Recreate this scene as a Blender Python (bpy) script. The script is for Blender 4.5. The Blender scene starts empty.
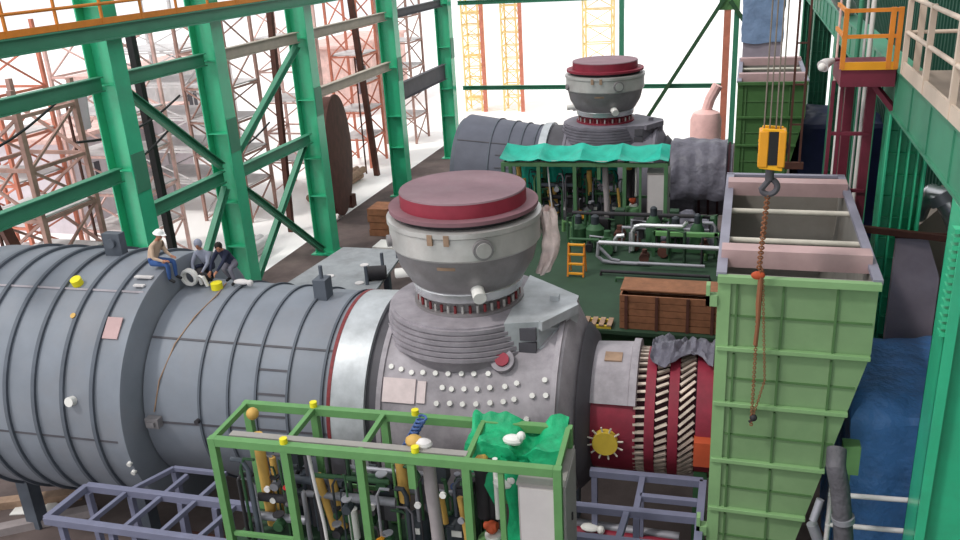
import bpy, math, random
from mathutils import Vector, Matrix, noise
rnd = random.Random(7)
C = bpy.context.scene.collection
PI = math.pi

# ------------------------------------------------------------------ materials
def lin(c):
    def f(v):
        v /= 255.0
        return v / 12.92 if v <= 0.04045 else ((v + 0.055) / 1.055) ** 2.4
    return (f(c[0]), f(c[1]), f(c[2]), 1.0)

def mat(name, col, rough=0.6, metal=0.0, var=0.18, scale=1.5, dirt=None, dirt_amt=0.35, dirt_scale=0.8, bump=0.0, bump_scale=20.0, spec=0.35):
    m = bpy.data.materials.new(name); m.use_nodes = True
    nt = m.node_tree; N = nt.nodes; L = nt.links
    b = N['Principled BSDF']
    b.inputs['Roughness'].default_value = rough
    b.inputs['Metallic'].default_value = metal
    b.inputs['Specular IOR Level'].default_value = spec
    tc = N.new('ShaderNodeTexCoord')
    n1 = N.new('ShaderNodeTexNoise'); n1.inputs['Scale'].default_value = scale
    n1.inputs['Detail'].default_value = 6; n1.inputs['Roughness'].default_value = 0.62
    L.new(tc.outputs['Object'], n1.inputs['Vector'])
    r = N.new('ShaderNodeValToRGB')
    c = lin(col)
    r.color_ramp.elements[0].position = 0.3; r.color_ramp.elements[1].position = 0.7
    r.color_ramp.elements[0].color = tuple(min(1, x * (1 - var)) for x in c[:3]) + (1,)
    r.color_ramp.elements[1].color = tuple(min(1, x * (1 + var)) for x in c[:3]) + (1,)
    L.new(n1.outputs['Fac'], r.inputs['Fac'])
    out = r.outputs['Color']
    if dirt:
        n2 = N.new('ShaderNodeTexNoise'); n2.inputs['Scale'].default_value = dirt_scale
        n2.inputs['Detail'].default_value = 8; n2.inputs['Roughness'].default_value = 0.7
        L.new(tc.outputs['Object'], n2.inputs['Vector'])
        r2 = N.new('ShaderNodeValToRGB')
        r2.color_ramp.elements[0].position = 0.48; r2.color_ramp.elements[0].color = (0, 0, 0, 1)
        r2.color_ramp.elements[1].position = 0.72; r2.color_ramp.elements[1].color = (dirt_amt,) * 3 + (1,)
        L.new(n2.outputs['Fac'], r2.inputs['Fac'])
        mx = N.new('ShaderNodeMix'); mx.data_type = 'RGBA'
        L.new(r2.outputs['Color'], mx.inputs[0]); L.new(out, mx.inputs[6])
        mx.inputs[7].default_value = lin(dirt)
        out = mx.outputs[2]
    L.new(out, b.inputs['Base Color'])
    if bump:
        n3 = N.new('ShaderNodeTexNoise'); n3.inputs['Scale'].default_value = bump_scale; n3.inputs['Detail'].default_value = 4
        L.new(tc.outputs['Object'], n3.inputs['Vector'])
        bp = N.new('ShaderNodeBump'); bp.inputs['Strength'].default_value = bump; bp.inputs['Distance'].default_value = 0.1
        L.new(n3.outputs['Fac'], bp.inputs['Height']); L.new(bp.outputs['Normal'], b.inputs['Normal'])
    return m

M = {}
def dm(k, *a, **kw): M[k] = mat(k, *a, **kw)
dm('exh_grey', (122, 128, 138), 0.55, var=.12, scale=.7, dirt=(128, 124, 126), dirt_amt=.4, dirt_scale=.5)
dm('exh_rib', (84, 90, 100), 0.6)
dm('case_grey', (158, 152, 158), 0.6, var=.25, scale=1.2, dirt=(90, 86, 92), dirt_amt=.5, dirt_scale=1.0)
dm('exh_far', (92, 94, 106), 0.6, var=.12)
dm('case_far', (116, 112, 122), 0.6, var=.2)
dm('patch_pale', (212, 196, 196), 0.6, var=.1, scale=4)
dm('case_dark', (78, 76, 82), 0.6)
dm('tier_grey', (148, 142, 149), 0.6, var=.22, scale=2.5)
dm('collar', (176, 180, 184), 0.45, metal=.25, var=.2, scale=2)
dm('silver', (186, 184, 182), 0.4, metal=.35, var=.12, scale=1.5, dirt=(150, 135, 130), dirt_amt=.4)
dm('silver_low', (140, 136, 138), 0.45, metal=.3, var=.15, scale=2, dirt=(110, 100, 100), dirt_amt=.5)
dm('chrome', (205, 205, 208), 0.25, metal=.7, var=.06)
dm('white_met', (222, 220, 216), 0.5, var=.08)
dm('red_lid', (140, 46, 62), 0.6, var=.12, scale=2)
dm('lid_top', (134, 106, 114), 0.7, var=.12, scale=1.5, dirt=(150, 130, 135), dirt_amt=.4)
dm('flange_mauve', (128, 92, 100), 0.65, var=.15)
dm('comp_red', (132, 38, 56), 0.55, var=.2, scale=2.5, dirt=(90, 40, 50), dirt_amt=.5)
dm('comp_groove', (52, 22, 30), 0.8)
dm('vane', (198, 182, 168), 0.4, metal=.3, var=.45, scale=2)
dm('rust_orange', (176, 76, 44), 0.7)
dm('red_bolt', (120, 44, 48), 0.6, var=.3, scale=8)
dm('yellow', (226, 214, 40), 0.5, var=.08)
dm('dull_yellow', (196, 168, 60), 0.6, var=.15)
dm('hook_yellow', (236, 172, 24), 0.5, var=.12)
dm('black', (28, 28, 30), 0.6)
dm('dark', (48, 46, 50), 0.7, var=.3)
dm('hop_green', (120, 149, 107), 0.6, var=.09, scale=.9, dirt=(100, 132, 90), dirt_amt=.5, dirt_scale=.7)
dm('hop_rib', (128, 164, 114), 0.6, var=.08)
dm('hop_rib_shadow', (78, 112, 68), 0.7, var=.1)  # darker green painted in for the shadows of the thin ribs
dm('hop_in', (142, 138, 132), 0.7, var=.1, dirt=(120, 112, 105), dirt_amt=.5)
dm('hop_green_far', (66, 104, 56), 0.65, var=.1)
dm('hop_edge', (136, 134, 150), 0.5, var=.12)
dm('pink_beam', (182, 152, 152), 0.6, var=.12)
dm('pale_rod', (196, 190, 178), 0.5)
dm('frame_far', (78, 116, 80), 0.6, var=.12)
dm('frame_green', (98, 146, 90), 0.55, var=.1, scale=2)
dm('frame_top', (150, 146, 142), 0.6, var=.1)
dm('col_green', (58, 184, 138), 0.24, var=.12, scale=.6, dirt=(70, 150, 120), dirt_amt=.5, spec=.6)
dm('beam_green', (62, 136, 106), 0.5, var=.12, scale=.8, spec=.5)
dm('beam_tan', (176, 166, 152), 0.6, var=.12)
dm('wall_green', (38, 84, 68), 0.75, var=.12, scale=.5)
dm('deck_green', (42, 66, 48), 0.75, var=.18, scale=1)
dm('pump_green', (50, 86, 56), 0.6, var=.15)
dm('tank_green', (96, 136, 86), 0.6, var=.12)
dm('lilac', (112, 114, 136), 0.55, var=.1, scale=2)
dm('teal', (30, 168, 146), 0.5, var=.2, scale=2)
dm('net_green', (20, 156, 104), 0.5, var=.25, scale=3, bump=.3, bump_scale=8)
dm('blue_tarp', (88, 142, 208), 0.4, var=.2, scale=1.2, dirt=(96, 112, 146), dirt_amt=.4, bump=.8, bump_scale=4)
dm('navy_tarp', (28, 34, 74), 0.55, var=.2, scale=1.5)
dm('paleblue', (128, 150, 184), 0.4, var=.15, scale=1.5, bump=.3, bump_scale=4)
dm('plastic_grey', (100, 98, 110), 0.45, var=.25, scale=2.5, bump=.5, bump_scale=5)
dm('plastic_pink', (228, 208, 204), 0.5, var=.2, scale=4, bump=.3, bump_scale=8)
dm('orange_rail', (210, 128, 44), 0.6, var=.15)
dm('orange_pipe', (198, 158, 84), 0.55, var=.15)
dm('amber', (220, 150, 30), 0.5, var=.1)
dm('beige', (204, 186, 170), 0.6, var=.08)
dm('deck_beige', (150, 136, 124), 0.75, var=.15, scale=.8)
dm('maroon', (108, 36, 54), 0.6, var=.18)
dm('crate', (136, 92, 66), 0.8, var=.25, scale=3)
dm('wood', (150, 124, 104), 0.8, var=.25, scale=3)
dm('timber_grey', (150, 140, 140), 0.8, var=.2)
dm('floor', (92, 80, 78), 0.9, var=.3, scale=.5, dirt=(130, 116, 110), dirt_amt=.5, dirt_scale=.3)
dm('sand', (252, 249, 247), 0.95, var=.03, scale=.15)
dm('deck_plate', (142, 146, 150), 0.6, var=.2, scale=1.2, dirt=(90, 88, 88), dirt_amt=.5)
dm('rusty_disc', (150, 118, 96), 0.8, var=.3, scale=.8)
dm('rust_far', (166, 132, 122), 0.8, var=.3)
dm('rust_dark', (84, 52, 44), 0.8, var=.3)
dm('rust_pink', (222, 186, 178), 0.8, var=.25)  # rust tint paled to put the glare outside into the colour
dm('pale_grey', (206, 202, 202), 0.7, var=.15)
dm('scaf_orange', (250, 214, 150), 0.8, var=.2)  # orange paled, the bright haze beyond the hall is in the colour
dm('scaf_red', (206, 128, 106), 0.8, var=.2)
dm('mauve_pale', (206, 196, 202), 0.8, var=.1)  # mauve lightened, outdoor glare put into the colour
dm('mauve_wall', (164, 152, 164), 0.8, var=.2, scale=.8)
dm('skin', (172, 120, 96), 0.6, var=.06)
dm('hair', (30, 24, 22), 0.7)
dm('shirt_beige', (196, 170, 148), 0.85, var=.08, scale=6)
dm('jeans', (56, 86, 140), 0.85, var=.12, scale=6)
dm('shirt_grey', (150, 154, 172), 0.85, var=.1, scale=6)
dm('navy_cloth', (40, 44, 66), 0.85, var=.1, scale=6)
dm('grey_cloth', (112, 110, 122), 0.85, var=.1, scale=6)
dm('helmet', (240, 240, 240), 0.35, var=.03)
dm('cab_grey', (196, 190, 190), 0.6, var=.06)
dm('cab_side', (158, 152, 152), 0.6, var=.06)
dm('hose_grey', (150, 142, 144), 0.7, var=.15)
dm('wrap_dark', (88, 86, 92), 0.6, var=.2, scale=3, bump=.4, bump_scale=8)
dm('steel', (150, 150, 158), 0.45, metal=.3, var=.12)
dm('rope_brown', (132, 86, 60), 0.8, var=.2)
dm('wire', (120, 110, 100), 0.6)
dm('motor', (50, 56, 62), 0.5, var=.2)
dm('blue_part', (70, 96, 150), 0.5)
dm('red_part', (180, 40, 44), 0.5)
def streaks(m, col, scale=2.2):
    nt = m.node_tree; N = nt.nodes; L = nt.links; b = N['Principled BSDF']
    src = b.inputs['Base Color'].links[0].from_socket
    tc = N.new('ShaderNodeTexCoord'); mp = N.new('ShaderNodeMapping'); mp.inputs['Scale'].default_value = (1, 1, .06)
    n = N.new('ShaderNodeTexNoise'); n.inputs['Scale'].default_value = scale; n.inputs['Detail'].default_value = 3
    r = N.new('ShaderNodeValToRGB'); r.color_ramp.elements[0].position = .56; r.color_ramp.elements[1].position = .66
    mx = N.new('ShaderNodeMix'); mx.data_type = 'RGBA'; mx.inputs[7].default_value = lin(col)
    L.new(tc.outputs['Object'], mp.inputs['Vector']); L.new(mp.outputs['Vector'], n.inputs['Vector']); L.new(n.outputs['Fac'], r.inputs['Fac'])
    L.new(r.outputs['Color'], mx.inputs[0]); L.new(src, mx.inputs[6]); L.new(mx.outputs[2], b.inputs['Base Color'])
streaks(M['rusty_disc'], (190, 146, 104))
dm('pink_red', (246, 196, 190), 0.7, var=.15)  # pink paled so the colour itself carries the overexposure

# ------------------------------------------------------------------ mesh builder
class MB:
    def __init__(s): s.v = []; s.f = []; s.mi = []
    def add(s, vs, fs):
        o = len(s.v); s.v += [Vector(p) for p in vs]; s.f += [tuple(i + o for i in f) for f in fs]
        return s
    def box(s, c, d, R=None):
        c = Vector(c); vs = []
        for z in (-.5, .5):
            for y in (-.5, .5):
                for x in (-.5, .5):
                    p = Vector((x * d[0], y * d[1], z * d[2]))
                    if R: p = R @ p
                    vs.append(c + p)
        return s.add(vs, [(0, 2, 3, 1), (4, 5, 7, 6), (0, 1, 5, 4), (2, 6, 7, 3), (0, 4, 6, 2), (1, 3, 7, 5)])
    def bb(s, x0, x1, y0, y1, z0, z1):
        return s.box(((x0 + x1) / 2, (y0 + y1) / 2, (z0 + z1) / 2), (abs(x1 - x0), abs(y1 - y0), abs(z1 - z0)))
    def bar(s, p0, p1, w, h=None, up=(0, 0, 1)):
        p0 = Vector(p0); p1 = Vector(p1); h = w if h is None else h
        a = (p1 - p0).normalized(); u = Vector(up)
        if abs(a.dot(u)) > .98: u = Vector((1, 0, 0)) if abs(a.x) < .9 else Vector((0, 1, 0))
        r = a.cross(u).normalized(); u = r.cross(a)
        vs = [p + r * (i * w / 2) + u * (j * h / 2) for p in (p0, p1) for i, j in ((-1, -1), (1, -1), (1, 1), (-1, 1))]
        return s.add(vs, [(3, 2, 1, 0), (4, 5, 6, 7), (0, 1, 5, 4), (1, 2, 6, 5), (2, 3, 7, 6), (3, 0, 4, 7)])
    def tube(s, path, r, seg=10, caps=True):
        path = [Vector(p) for p in path]; rs = r if isinstance(r, (list, tuple)) else [r] * len(path)
        rings = []; ref = None
        for i, p in enumerate(path):
            t = (path[min(i + 1, len(path) - 1)] - path[max(i - 1, 0)]).normalized()
            if ref is None:
                ref = Vector((0, 0, 1)) if abs(t.z) < .9 else Vector((1, 0, 0))
            n = (ref - t * ref.dot(t))
            if n.length < 1e-4: n = t.orthogonal()
            n.normalize(); ref = n; b = t.cross(n)
            rings.append([p + (n * math.cos(2 * PI * k / seg) + b * math.sin(2 * PI * k / seg)) * rs[i] for k in range(seg)])
        vs = [v for q in rings for v in q]; fs = []
        for i in range(len(path) - 1):
            for k in range(seg):
                a = i * seg + k; b2 = i * seg + (k + 1) % seg
                fs.append((a, b2, b2 + seg, a + seg))
        if caps:
            fs.append(tuple(range(seg))[::-1]); fs.append(tuple(range((len(path) - 1) * seg, len(path) * seg)))
        return s.add(vs, fs)
    def lathe(s, prof, o=(0, 0, 0), axis='z', seg=64, a0=0.0, a1=None):
        """prof: (along, radius). axis x: angle 0 points to -y (the front), rising towards +z."""
        o = Vector(o); full = a1 is None; a1 = 2 * PI if full else a1
        n = seg if full else seg + 1
        vs = []
        for (t, r) in prof:
            for k in range(n):
                a = a0 + (a1 - a0) * k / seg; c, q = math.cos(a) * r, math.sin(a) * r
                if axis == 'z': vs.append(o + Vector((c, q, t)))
                elif axis == 'x': vs.append(o + Vector((t, -c, q)))
                else: vs.append(o + Vector((c, t, q)))
        fs = []
        for i in range(len(prof) - 1):
            for k in range(seg):
                a = i * n + k; b = i * n + ((k + 1) % n if full else k + 1)
                fs.append((a, b, b + n, a + n))
        if full:
            if prof[0][1] > 1e-5: fs.append(tuple(range(n))[::-1])
            if prof[-1][1] > 1e-5: fs.append(tuple(range((len(prof) - 1) * n, len(prof) * n)))
        return s.add(vs, fs)
    def cyl(s, p0, p1, r, r2=None, seg=20):
        return s.tube([p0, p1], [r, r if r2 is None else r2], seg)
    def prism(s, poly, z0, z1):
        n = len(poly)
        vs = [(x, y, z0) for x, y in poly] + [(x, y, z1) for x, y in poly]
        return s.add(vs, [tuple(range(n))[::-1], tuple(range(n, 2 * n))] + [(i, (i + 1) % n, n + (i + 1) % n, n + i) for i in range(n)])
    def prism_y(s, poly, y0, y1):
        n = len(poly)
        vs = [(x, y0, z) for x, z in poly] + [(x, y1, z) for x, z in poly]
        return s.add(vs, [tuple(range(n)), tuple(range(n, 2 * n))[::-1]] + [(i, n + i, n + (i + 1) % n, (i + 1) % n) for i in range(n)])
    def grid(s, fn, nu, nv, th=0.0):
        P = [[Vector(fn(i / nu, j / nv)) for j in range(nv + 1)] for i in range(nu + 1)]
        n = nv + 1
        vs = [p for r in P for p in r]
        fs = [(i * n + j, (i + 1) * n + j, (i + 1) * n + j + 1, i * n + j + 1) for i in range(nu) for j in range(nv)]
        if th:
            m = len(vs); N = []
            for i in range(nu + 1):
                for j in range(nv + 1):
                    du = P[min(i + 1, nu)][j] - P[max(i - 1, 0)][j]; dv = P[i][min(j + 1, nv)] - P[i][max(j - 1, 0)]
                    q = du.cross(dv); N.append(q.normalized() if q.length > 1e-9 else Vector((0, 0, 1)))
            vs = vs + [v - k * th for v, k in zip(vs, N)]
            fs = fs + [tuple(a + m for a in f[::-1]) for f in fs]
            for i in range(nu):
                for j in (0, nv):
                    a, b = i * n + j, (i + 1) * n + j; fs.append((a, b, b + m, a + m) if j else (b, a, a + m, b + m))
            for j in range(nv):
                for i in (0, nu):
                    a, b = i * n + j, i * n + j + 1; fs.append((b, a, a + m, b + m) if i else (a, b, b + m, a + m))
        return s.add(vs, fs)
    def ball(s, c, r, seg=12, sc=(1, 1, 1)):
        n = max(6, seg // 2); c = Vector(c); vs = []; fs = []
        for i in range(n + 1):
            t = PI * i / n
            for k in range(seg):
                a = 2 * PI * k / seg
                vs.append(c + Vector((math.sin(t) * math.cos(a) * r * sc[0], math.sin(t) * math.sin(a) * r * sc[1], math.cos(t) * r * sc[2])))
        for i in range(n):
            for k in range(seg):
                fs.append((i * seg + k, (i + 1) * seg + k, (i + 1) * seg + (k + 1) % seg, i * seg + (k + 1) % seg))
        return s.add(vs, fs)
    def mesh(s, name, m, off=(0, 0, 0), bevel=0):
        me = bpy.data.meshes.new(name); off = Vector(off)
        me.from_pydata([tuple(v - off) for v in s.v], [], s.f)
        me.validate(); me.materials.append(M[m] if isinstance(m, str) else m)
        me.polygons.foreach_set('use_smooth', [True] * len(me.polygons))
        me.set_sharp_from_angle(angle=math.radians(32)); me.update()
        return me

ORI = {}
def thing(name, label, cat, loc=(0, 0, 0), rz=0.0, group=None, local=False, kind=None):
    o = bpy.data.objects.new(name, None); C.objects.link(o); o.empty_display_size = .3
    o.location = loc; o.rotation_euler = (0, 0, rz); o['label'] = label; o['category'] = cat
    if group: o['group'] = group
    if kind: o['kind'] = kind
    ORI[o.name] = Vector((0, 0, 0)) if local else Vector(loc)
    return o
def part(root, name, mb, m, label=None, bevel=0):
    off = ORI[root.name]
    me = mb.mesh(name, m, off)
    o = bpy.data.objects.new(name, me); C.objects.link(o); o.parent = root; ORI[o.name] = off
    if label: o['label'] = label
    if bevel:
        b = o.modifiers.new('bevel', 'BEVEL'); b.width = bevel; b.segments = 2; b.limit_method = 'ANGLE'
    return o
def solo(name, mb, m, label, cat, group=None, kind=None, bevel=0):
    xs = [v.x for v in mb.v]; ys = [v.y for v in mb.v]; zs = [v.z for v in mb.v]
    base = Vector(((min(xs) + max(xs)) / 2, (min(ys) + max(ys)) / 2, min(zs)))
    o = bpy.data.objects.new(name, mb.mesh(name, m, base)); C.objects.link(o); o.location = base
    ORI[o.name] = base
    o['label'] = label; o['category'] = cat
    if group: o['group'] = group
    if kind: o['kind'] = kind
    if bevel:
        b = o.modifiers.new('bevel', 'BEVEL'); b.width = bevel; b.segments = 2; b.limit_method = 'ANGLE'
    return o
def struct(name, mb, m):
    o = bpy.data.objects.new(name, mb.mesh(name, m)); C.objects.link(o); o['kind'] = 'structure'; return o
def link_copy(o, parent=None):
    c = o.copy(); C.objects.link(c)
    if parent: c.parent = parent
    for ch in o.children: link_copy(ch, c)
    return c
def nz(x, y, z=0.0, s=1.0): return noise.noise(Vector((x * s, y * s, z * s)))

# ------------------------------------------------------------------ camera
H = 15.0
f = 853.0
yaw, pit, rol = math.radians(17.8), math.radians(20.85), math.radians(3.4)
cy, sy, cp, sp, cr, sr = math.cos(yaw), math.sin(yaw), math.cos(pit), math.sin(pit), math.cos(rol), math.sin(rol)
fwd = Vector((-sy * cp, cy * cp, -sp)); right = Vector((cy, sy, 0)); down = fwd.cross(right)
rr = right * cr + down * sr; dd = -right * sr + down * cr
cam = bpy.data.cameras.new('camera'); co = bpy.data.objects.new('camera', cam); C.objects.link(co)
mw = Matrix((rr, -dd, -fwd)).transposed().to_4x4(); mw.translation = (0, 0, H); co.matrix_world = mw
cam.sensor_width = 36; cam.lens = f / 960 * 36; cam.clip_end = 400
bpy.context.scene.camera = co

# ------------------------------------------------------------------ the setting
FLX = -23.0
struct('floor', MB().bb(FLX, 7, -4, 66, -.3, 0), 'floor')
struct('ground_outside', MB().bb(-140, FLX - .01, -60, 200, -.5, -.1).bb(FLX - .01, 140, 66.01, 200, -.5, -.1), 'sand')
wr = MB()
wr.bb(6.2, 6.4, -4, 66, 0, 21)
for k in range(140):
    wr.bb(6.14, 6.2, -4 + k * .5, -3.8 + k * .5, 0, 21)
struct('wall_right', wr, 'wall_green')

# ------------------------------------------------------------------ gas turbines (axis along x)
AZ = 4.34
def turbine(Y, label, front):
    cx = -6.12
    T = thing('gas_turbine', label, 'gas turbine', (cx, Y, 0), math.radians(2.2) if front else 0, local=True)
    cg, tg, eg = ('case_grey', 'tier_grey', 'exh_grey') if front else ('case_far', 'case_far', 'exh_far')  # farther greys are darker, the dimmer light put into the colour
    X = lambda x: x - cx
    A = (0, 0, AZ)
    def ang(a, r): return (-math.cos(math.radians(a)) * r, AZ + math.sin(math.radians(a)) * r)
    if front:
        r = 3.38
        ex = part(T, 'exhaust_casing', MB().lathe([(X(-20.2), 2.5), (X(-20.2), r), (X(-14.22), r), (X(-14.2), 3.41), (X(-14.0), 3.41), (X(-13.97), 3.34), (X(-13.95), 2.3)], A, 'x', 128), 'exh_grey')
        for x in (-18.95, -18.12, -17.29, -16.46, -15.63, -14.78):
            part(ex, 'stiffening_ring', MB().lathe([(X(x) - .05, r - .02), (X(x) - .05, r + .075), (X(x) + .05, r + .075), (X(x) + .05, r - .02)], A, 'x', 128), 'exh_rib')
        y, z = ang(64, r + .01); part(ex, 'weld_seam', MB().box((X(-17.1), y, z), (6, .06, .05), Matrix.Rotation(math.radians(-26), 3, 'X')), 'case_grey')
        y, z = ang(-2, r + .005); part(ex, 'weld_seam', MB().box((X(-17.1), y, z), (6, .02, .05)), 'case_dark')
        # lifting lug, cover plate, caps, small fittings
        lg = MB().prism([(X(-16.28), .05), (X(-15.75), .05), (X(-15.75), .3), (X(-16.28), .3)], AZ + 3.35, AZ + 4.0)
        lg.cyl((X(-16.0), -.05, AZ + 3.75), (X(-16.0), .4, AZ + 3.75), .13)
        part(ex, 'lifting_lug', lg, 'exh_rib')
        y, z = ang(46, r + .03)
        part(ex, 'cover_plate', MB().box((X(-14.5), y, z), (.42, .03, .55), Matrix.Rotation(math.radians(-43), 3, 'X')), 'pink_beam', 'pinkish square cover plate')
        def capat(x, a, rr_, name, m, r0, h, lab=None):
            p0 = ang(a, rr_ - .02); p1 = ang(a, rr_ + h)
            part(T, name, MB().cyl((X(x), p0[0], p0[1]), (X(x), p1[0], p1[1]), r0), m, lab)
        capat(-16.14, 67, r, 'plug_cap', 'yellow', .14, .18, 'yellow plug cap')
        capat(-15.34, 15, r, 'round_fitting', 'white_met', .12, .16, 'white round fitting')
        capat(-15.7, 50, r, 'sensor_stub', 'orange_pipe', .07, .1)
        for z_ in (-12, -17): capat(-14.05, z_, 3.39, 'valve_stub', 'white_met', .06, .1)
        hs = MB()
        y, z = ang(72, 3.42); hs.box((X(-14.35), y, z + .03), (.5, .12, .04)).box((X(-14.3), y - .3, z - .08), (.3, .1, .04))
        part(ex, 'handle_plate', hs, 'pale_grey')
    else:
        sm = MB().lathe([(X(-13.0), 2.2), (X(-13.0), 2.8), (X(-12.7), 2.8), (X(-12.7), 2.67)], A, 'x', 96)
        part(T, 'exhaust_flange', sm, 'exh_rib')
        y, z = ang(20, 2.7)
        part(T, 'cover_plate', MB().box((X(-12.2), y, z), (.4, .05, .45), Matrix.Rotation(math.radians(-20), 3, 'X')), 'pale_grey', 'pale square cover plate')
    x0 = -13.9 if front else -12.75
    ra, rb = (2.66, 2.5) if front else (2.95, 2.4)
    def rx(x): return ra + (rb - ra) * (x - x0) / (-8.95 - x0)
    r = 2.67
    df = part(T, 'exhaust_diffuser', MB().lathe([(X(x0), 2.2), (X(x0), ra), (X(-8.95), rb), (X(-8.95), 2.2)], A, 'x', 96), eg)
    for x in ((-12.37, -11.61, -10.88, -10.07, -9.2) if front else (-11.2, -10.4, -9.8, -9.2)):
        r = rx(x)
        if x < x0 + .5: continue
        part(df, 'stiffening_ring', MB().lathe([(X(x) - .03, r - .02), (X(x) - .03, r + .05), (X(x) + .03, r + .05), (X(x) + .03, r - .02)], A, 'x', 96), 'exh_rib')
    for a, xa, xb in ((48, x0, -8.95), (2, x0, -8.95), (35, -10.88, -10.05), (22, -10.88, -10.05), (10, -10.88, -10.05)):
        p0, p1 = ang(a, rx(xa) + .005), ang(a, rx(xb) + .005); part(df, 'weld_seam', MB().bar((X(xa), p0[0], p0[1]), (X(xb), p1[0], p1[1]), .05, .03, up=(0, -math.cos(math.radians(a)), math.sin(math.radians(a)))), 'case_dark')
    if front:
        r = rx(-13.6); p = ang(3, r); part(df, 'clamp_box', MB().box((X(-13.6), p[0] - .1, p[1]), (.36, .2, .26)).box((X(-13.6), p[0] - .22, p[1]), (.2, .1, .12)), 'silver_low')
        capat(-12.95, 88, r, 'plug_cap', 'yellow', .15, .16, 'yellow plug cap')
        capat(-12.4, 5, r, 'round_fitting', 'dark', .06, .12)
        lg = MB().bb(X(-10.12), X(-9.78), -.25, .15, AZ + 2.45, AZ + 3.05).cyl((X(-9.95), -.05, AZ + 3.05), (X(-9.95), -.05, AZ + 3.38), .05)
        part(df, 'lifting_lug', lg, 'exh_rib')
        part(df, 'red_joint', MB().lathe([(X(-9.05), 2.4), (X(-9.05), 2.57), (X(-8.96), 2.57), (X(-8.96), 2.4)], A, 'x', 96), 'red_bolt')
    xc = -8.12 if front else -8.6
    part(T, 'collar_ring', MB().lathe([(X(-8.96), 2.2), (X(-8.96), 2.56), (X(xc), 2.58), (X(xc), 2.2)], A, 'x', 96), 'collar', 'bare silver collar')
    part(T, 'gap_ring', MB().lathe([(X(-8.65), 2.1), (X(-8.65), 2.46), (X(-7.8), 2.46), (X(-7.8), 2.1)], A, 'x', 96), 'case_dark')
    # centre casing
    cs = part(T, 'centre_casing', MB().lathe([(X(-7.85), 2.0), (X(-7.85), 2.5), (X(-3.75), 2.46), (X(-3.62), 2.42), (X(-3.28), 1.82), (X(-3.28), 1.4)], A, 'x', 96), cg)
    for x, w in ((-7.78, .12), (-3.74, .12)):
        part(cs, 'casing_flange', MB().lathe([(X(x) - w / 2, 2.4), (X(x) - w / 2, 2.54), (X(x) + w / 2, 2.54), (X(x) + w / 2, 2.4)], A, 'x', 96), cg)
    part(cs, 'gap_cone', MB().lathe([(X(-3.3), 1.4), (X(-3.3), 2.02), (X(-3.1), 1.8), (X(-3.02), 1.4)], A, 'x', 64), 'case_dark')
    if front:
        for x, a in ((-6.1, 46.7), (-5.84, 47.1), (-5.4, 48.8), (-7.55, 41.7), (-7.3, 40.6), (-7.04, 39.3), (-6.77, 39.7), (-6.47, 39.8), (-6.17, 40.0), (-5.86, 40.5), (-5.57, 40.9), (-5.24, 41.5),
                     (-6.27, 32.7), (-6.05, 32.3), (-5.76, 32.8), (-5.46, 33.3), (-5.17, 34.5), (-4.83, 35.6), (-4.57, 37.7), (-6.38, 24.4), (-6.07, 25.0), (-5.77, 25.1), (-5.46, 25.7), (-5.14, 26.9),
                     (-4.84, 28.0), (-4.6, 29.6), (-4.2, 32.1), (-3.9, 32.7), (-3.95, 40.4), (-6.3, 16.5), (-5.9, 17), (-5.5, 17.5), (-5.1, 18), (-4.7, 19), (-4.3, 20)):
            p0, p1 = ang(a, 2.42), ang(a, 2.54)
            part(cs, 'bolt', MB().cyl((X(x), p0[0], p0[1]), (X(x), p1[0], p1[1]), .062, seg=8), 'white_met')
        for x, w in ((-7.3, .78), (-6.76, .2)):
            p = ang(29.5, 2.5); part(cs, 'patch_plate', MB().box((X(x), p[0], p[1]), (w, .05, .56 if w > .3 else .5), Matrix.Rotation(math.radians(-29), 3, 'X')), 'patch_pale', 'pale unpainted patch plate')
        p0, p1 = ang(48.4, 2.35), ang(48.4, 2.62)
        pt = part(cs, 'inspection_port', MB().cyl((X(-4.94), p0[0], p0[1]), (X(-4.94), p1[0], p1[1]), .27), 'tier_grey')
        p0, p2 = ang(48.4, 2.6), ang(48.4, 2.68)
        part(pt, 'port_cover', MB().cyl((X(-4.94), p0[0], p0[1]), (X(-4.94), p2[0], p2[1]), .16), 'red_lid', 'red cover')
        p0, p1 = ang(52, 2.4), ang(52, 2.54)
        part(cs, 'plug_cap', MB().cyl((X(-7.3), p0[0], p0[1]), (X(-7.3), p1[0], p1[1]), .09), 'rust_orange')
    # combustor boss: stacked tiers
    tb = MB(); pr = [(5.5, 1.6), (6.0, 1.9), (6.26, 2.0), (6.3, 2.05)]
    for i in range(6):
        z = 6.3 + i * .125; pr += [(z, 2.07 - i * .028), (z + .09, 2.07 - i * .028), (z + .09, 2.0 - i * .028), (z + .125, 2.0 - i * .028)]
    pr += [(7.06, 1.86), (7.08, 1.2)]
    tb.lathe(pr, (0, 0, 0), 'z', 96)
    bs = part(T, 'combustor_base', tb, tg)
    blk = MB().prism([(1.2, -1.5), (1.95, -1.3), (2.62, -.1), (2.62, .3), (1.2, 1.5)], 6.3, 7.08)
    blk.prism([(1.95, -1.3), (2.62, -.1), (2.7, -.3), (2.05, -1.4)], 6.9, 7.12).bb(2.0, 2.2, -.1, .1, 7.08, 7.2)
    blk.bar((1.97, -1.32, 6.4), (2.6, -.16, 6.95), .06).bar((1.97, -1.32, 6.95), (2.6, -.16, 6.4), .06)
    part(T, 'side_block', blk, 'collar' if front else cg)
    for a in (-.6, .3): part(T, 'bracket', MB().bb(1.5 + a * .1, 1.9, -1.42 + a * .0, -1.2, 6.3 + (a > 0) * .35, 6.6 + (a > 0) * .35), 'case_dark')
    # silo combustor
    neck = 'comp_red' if not front else 'silver_low'
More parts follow.
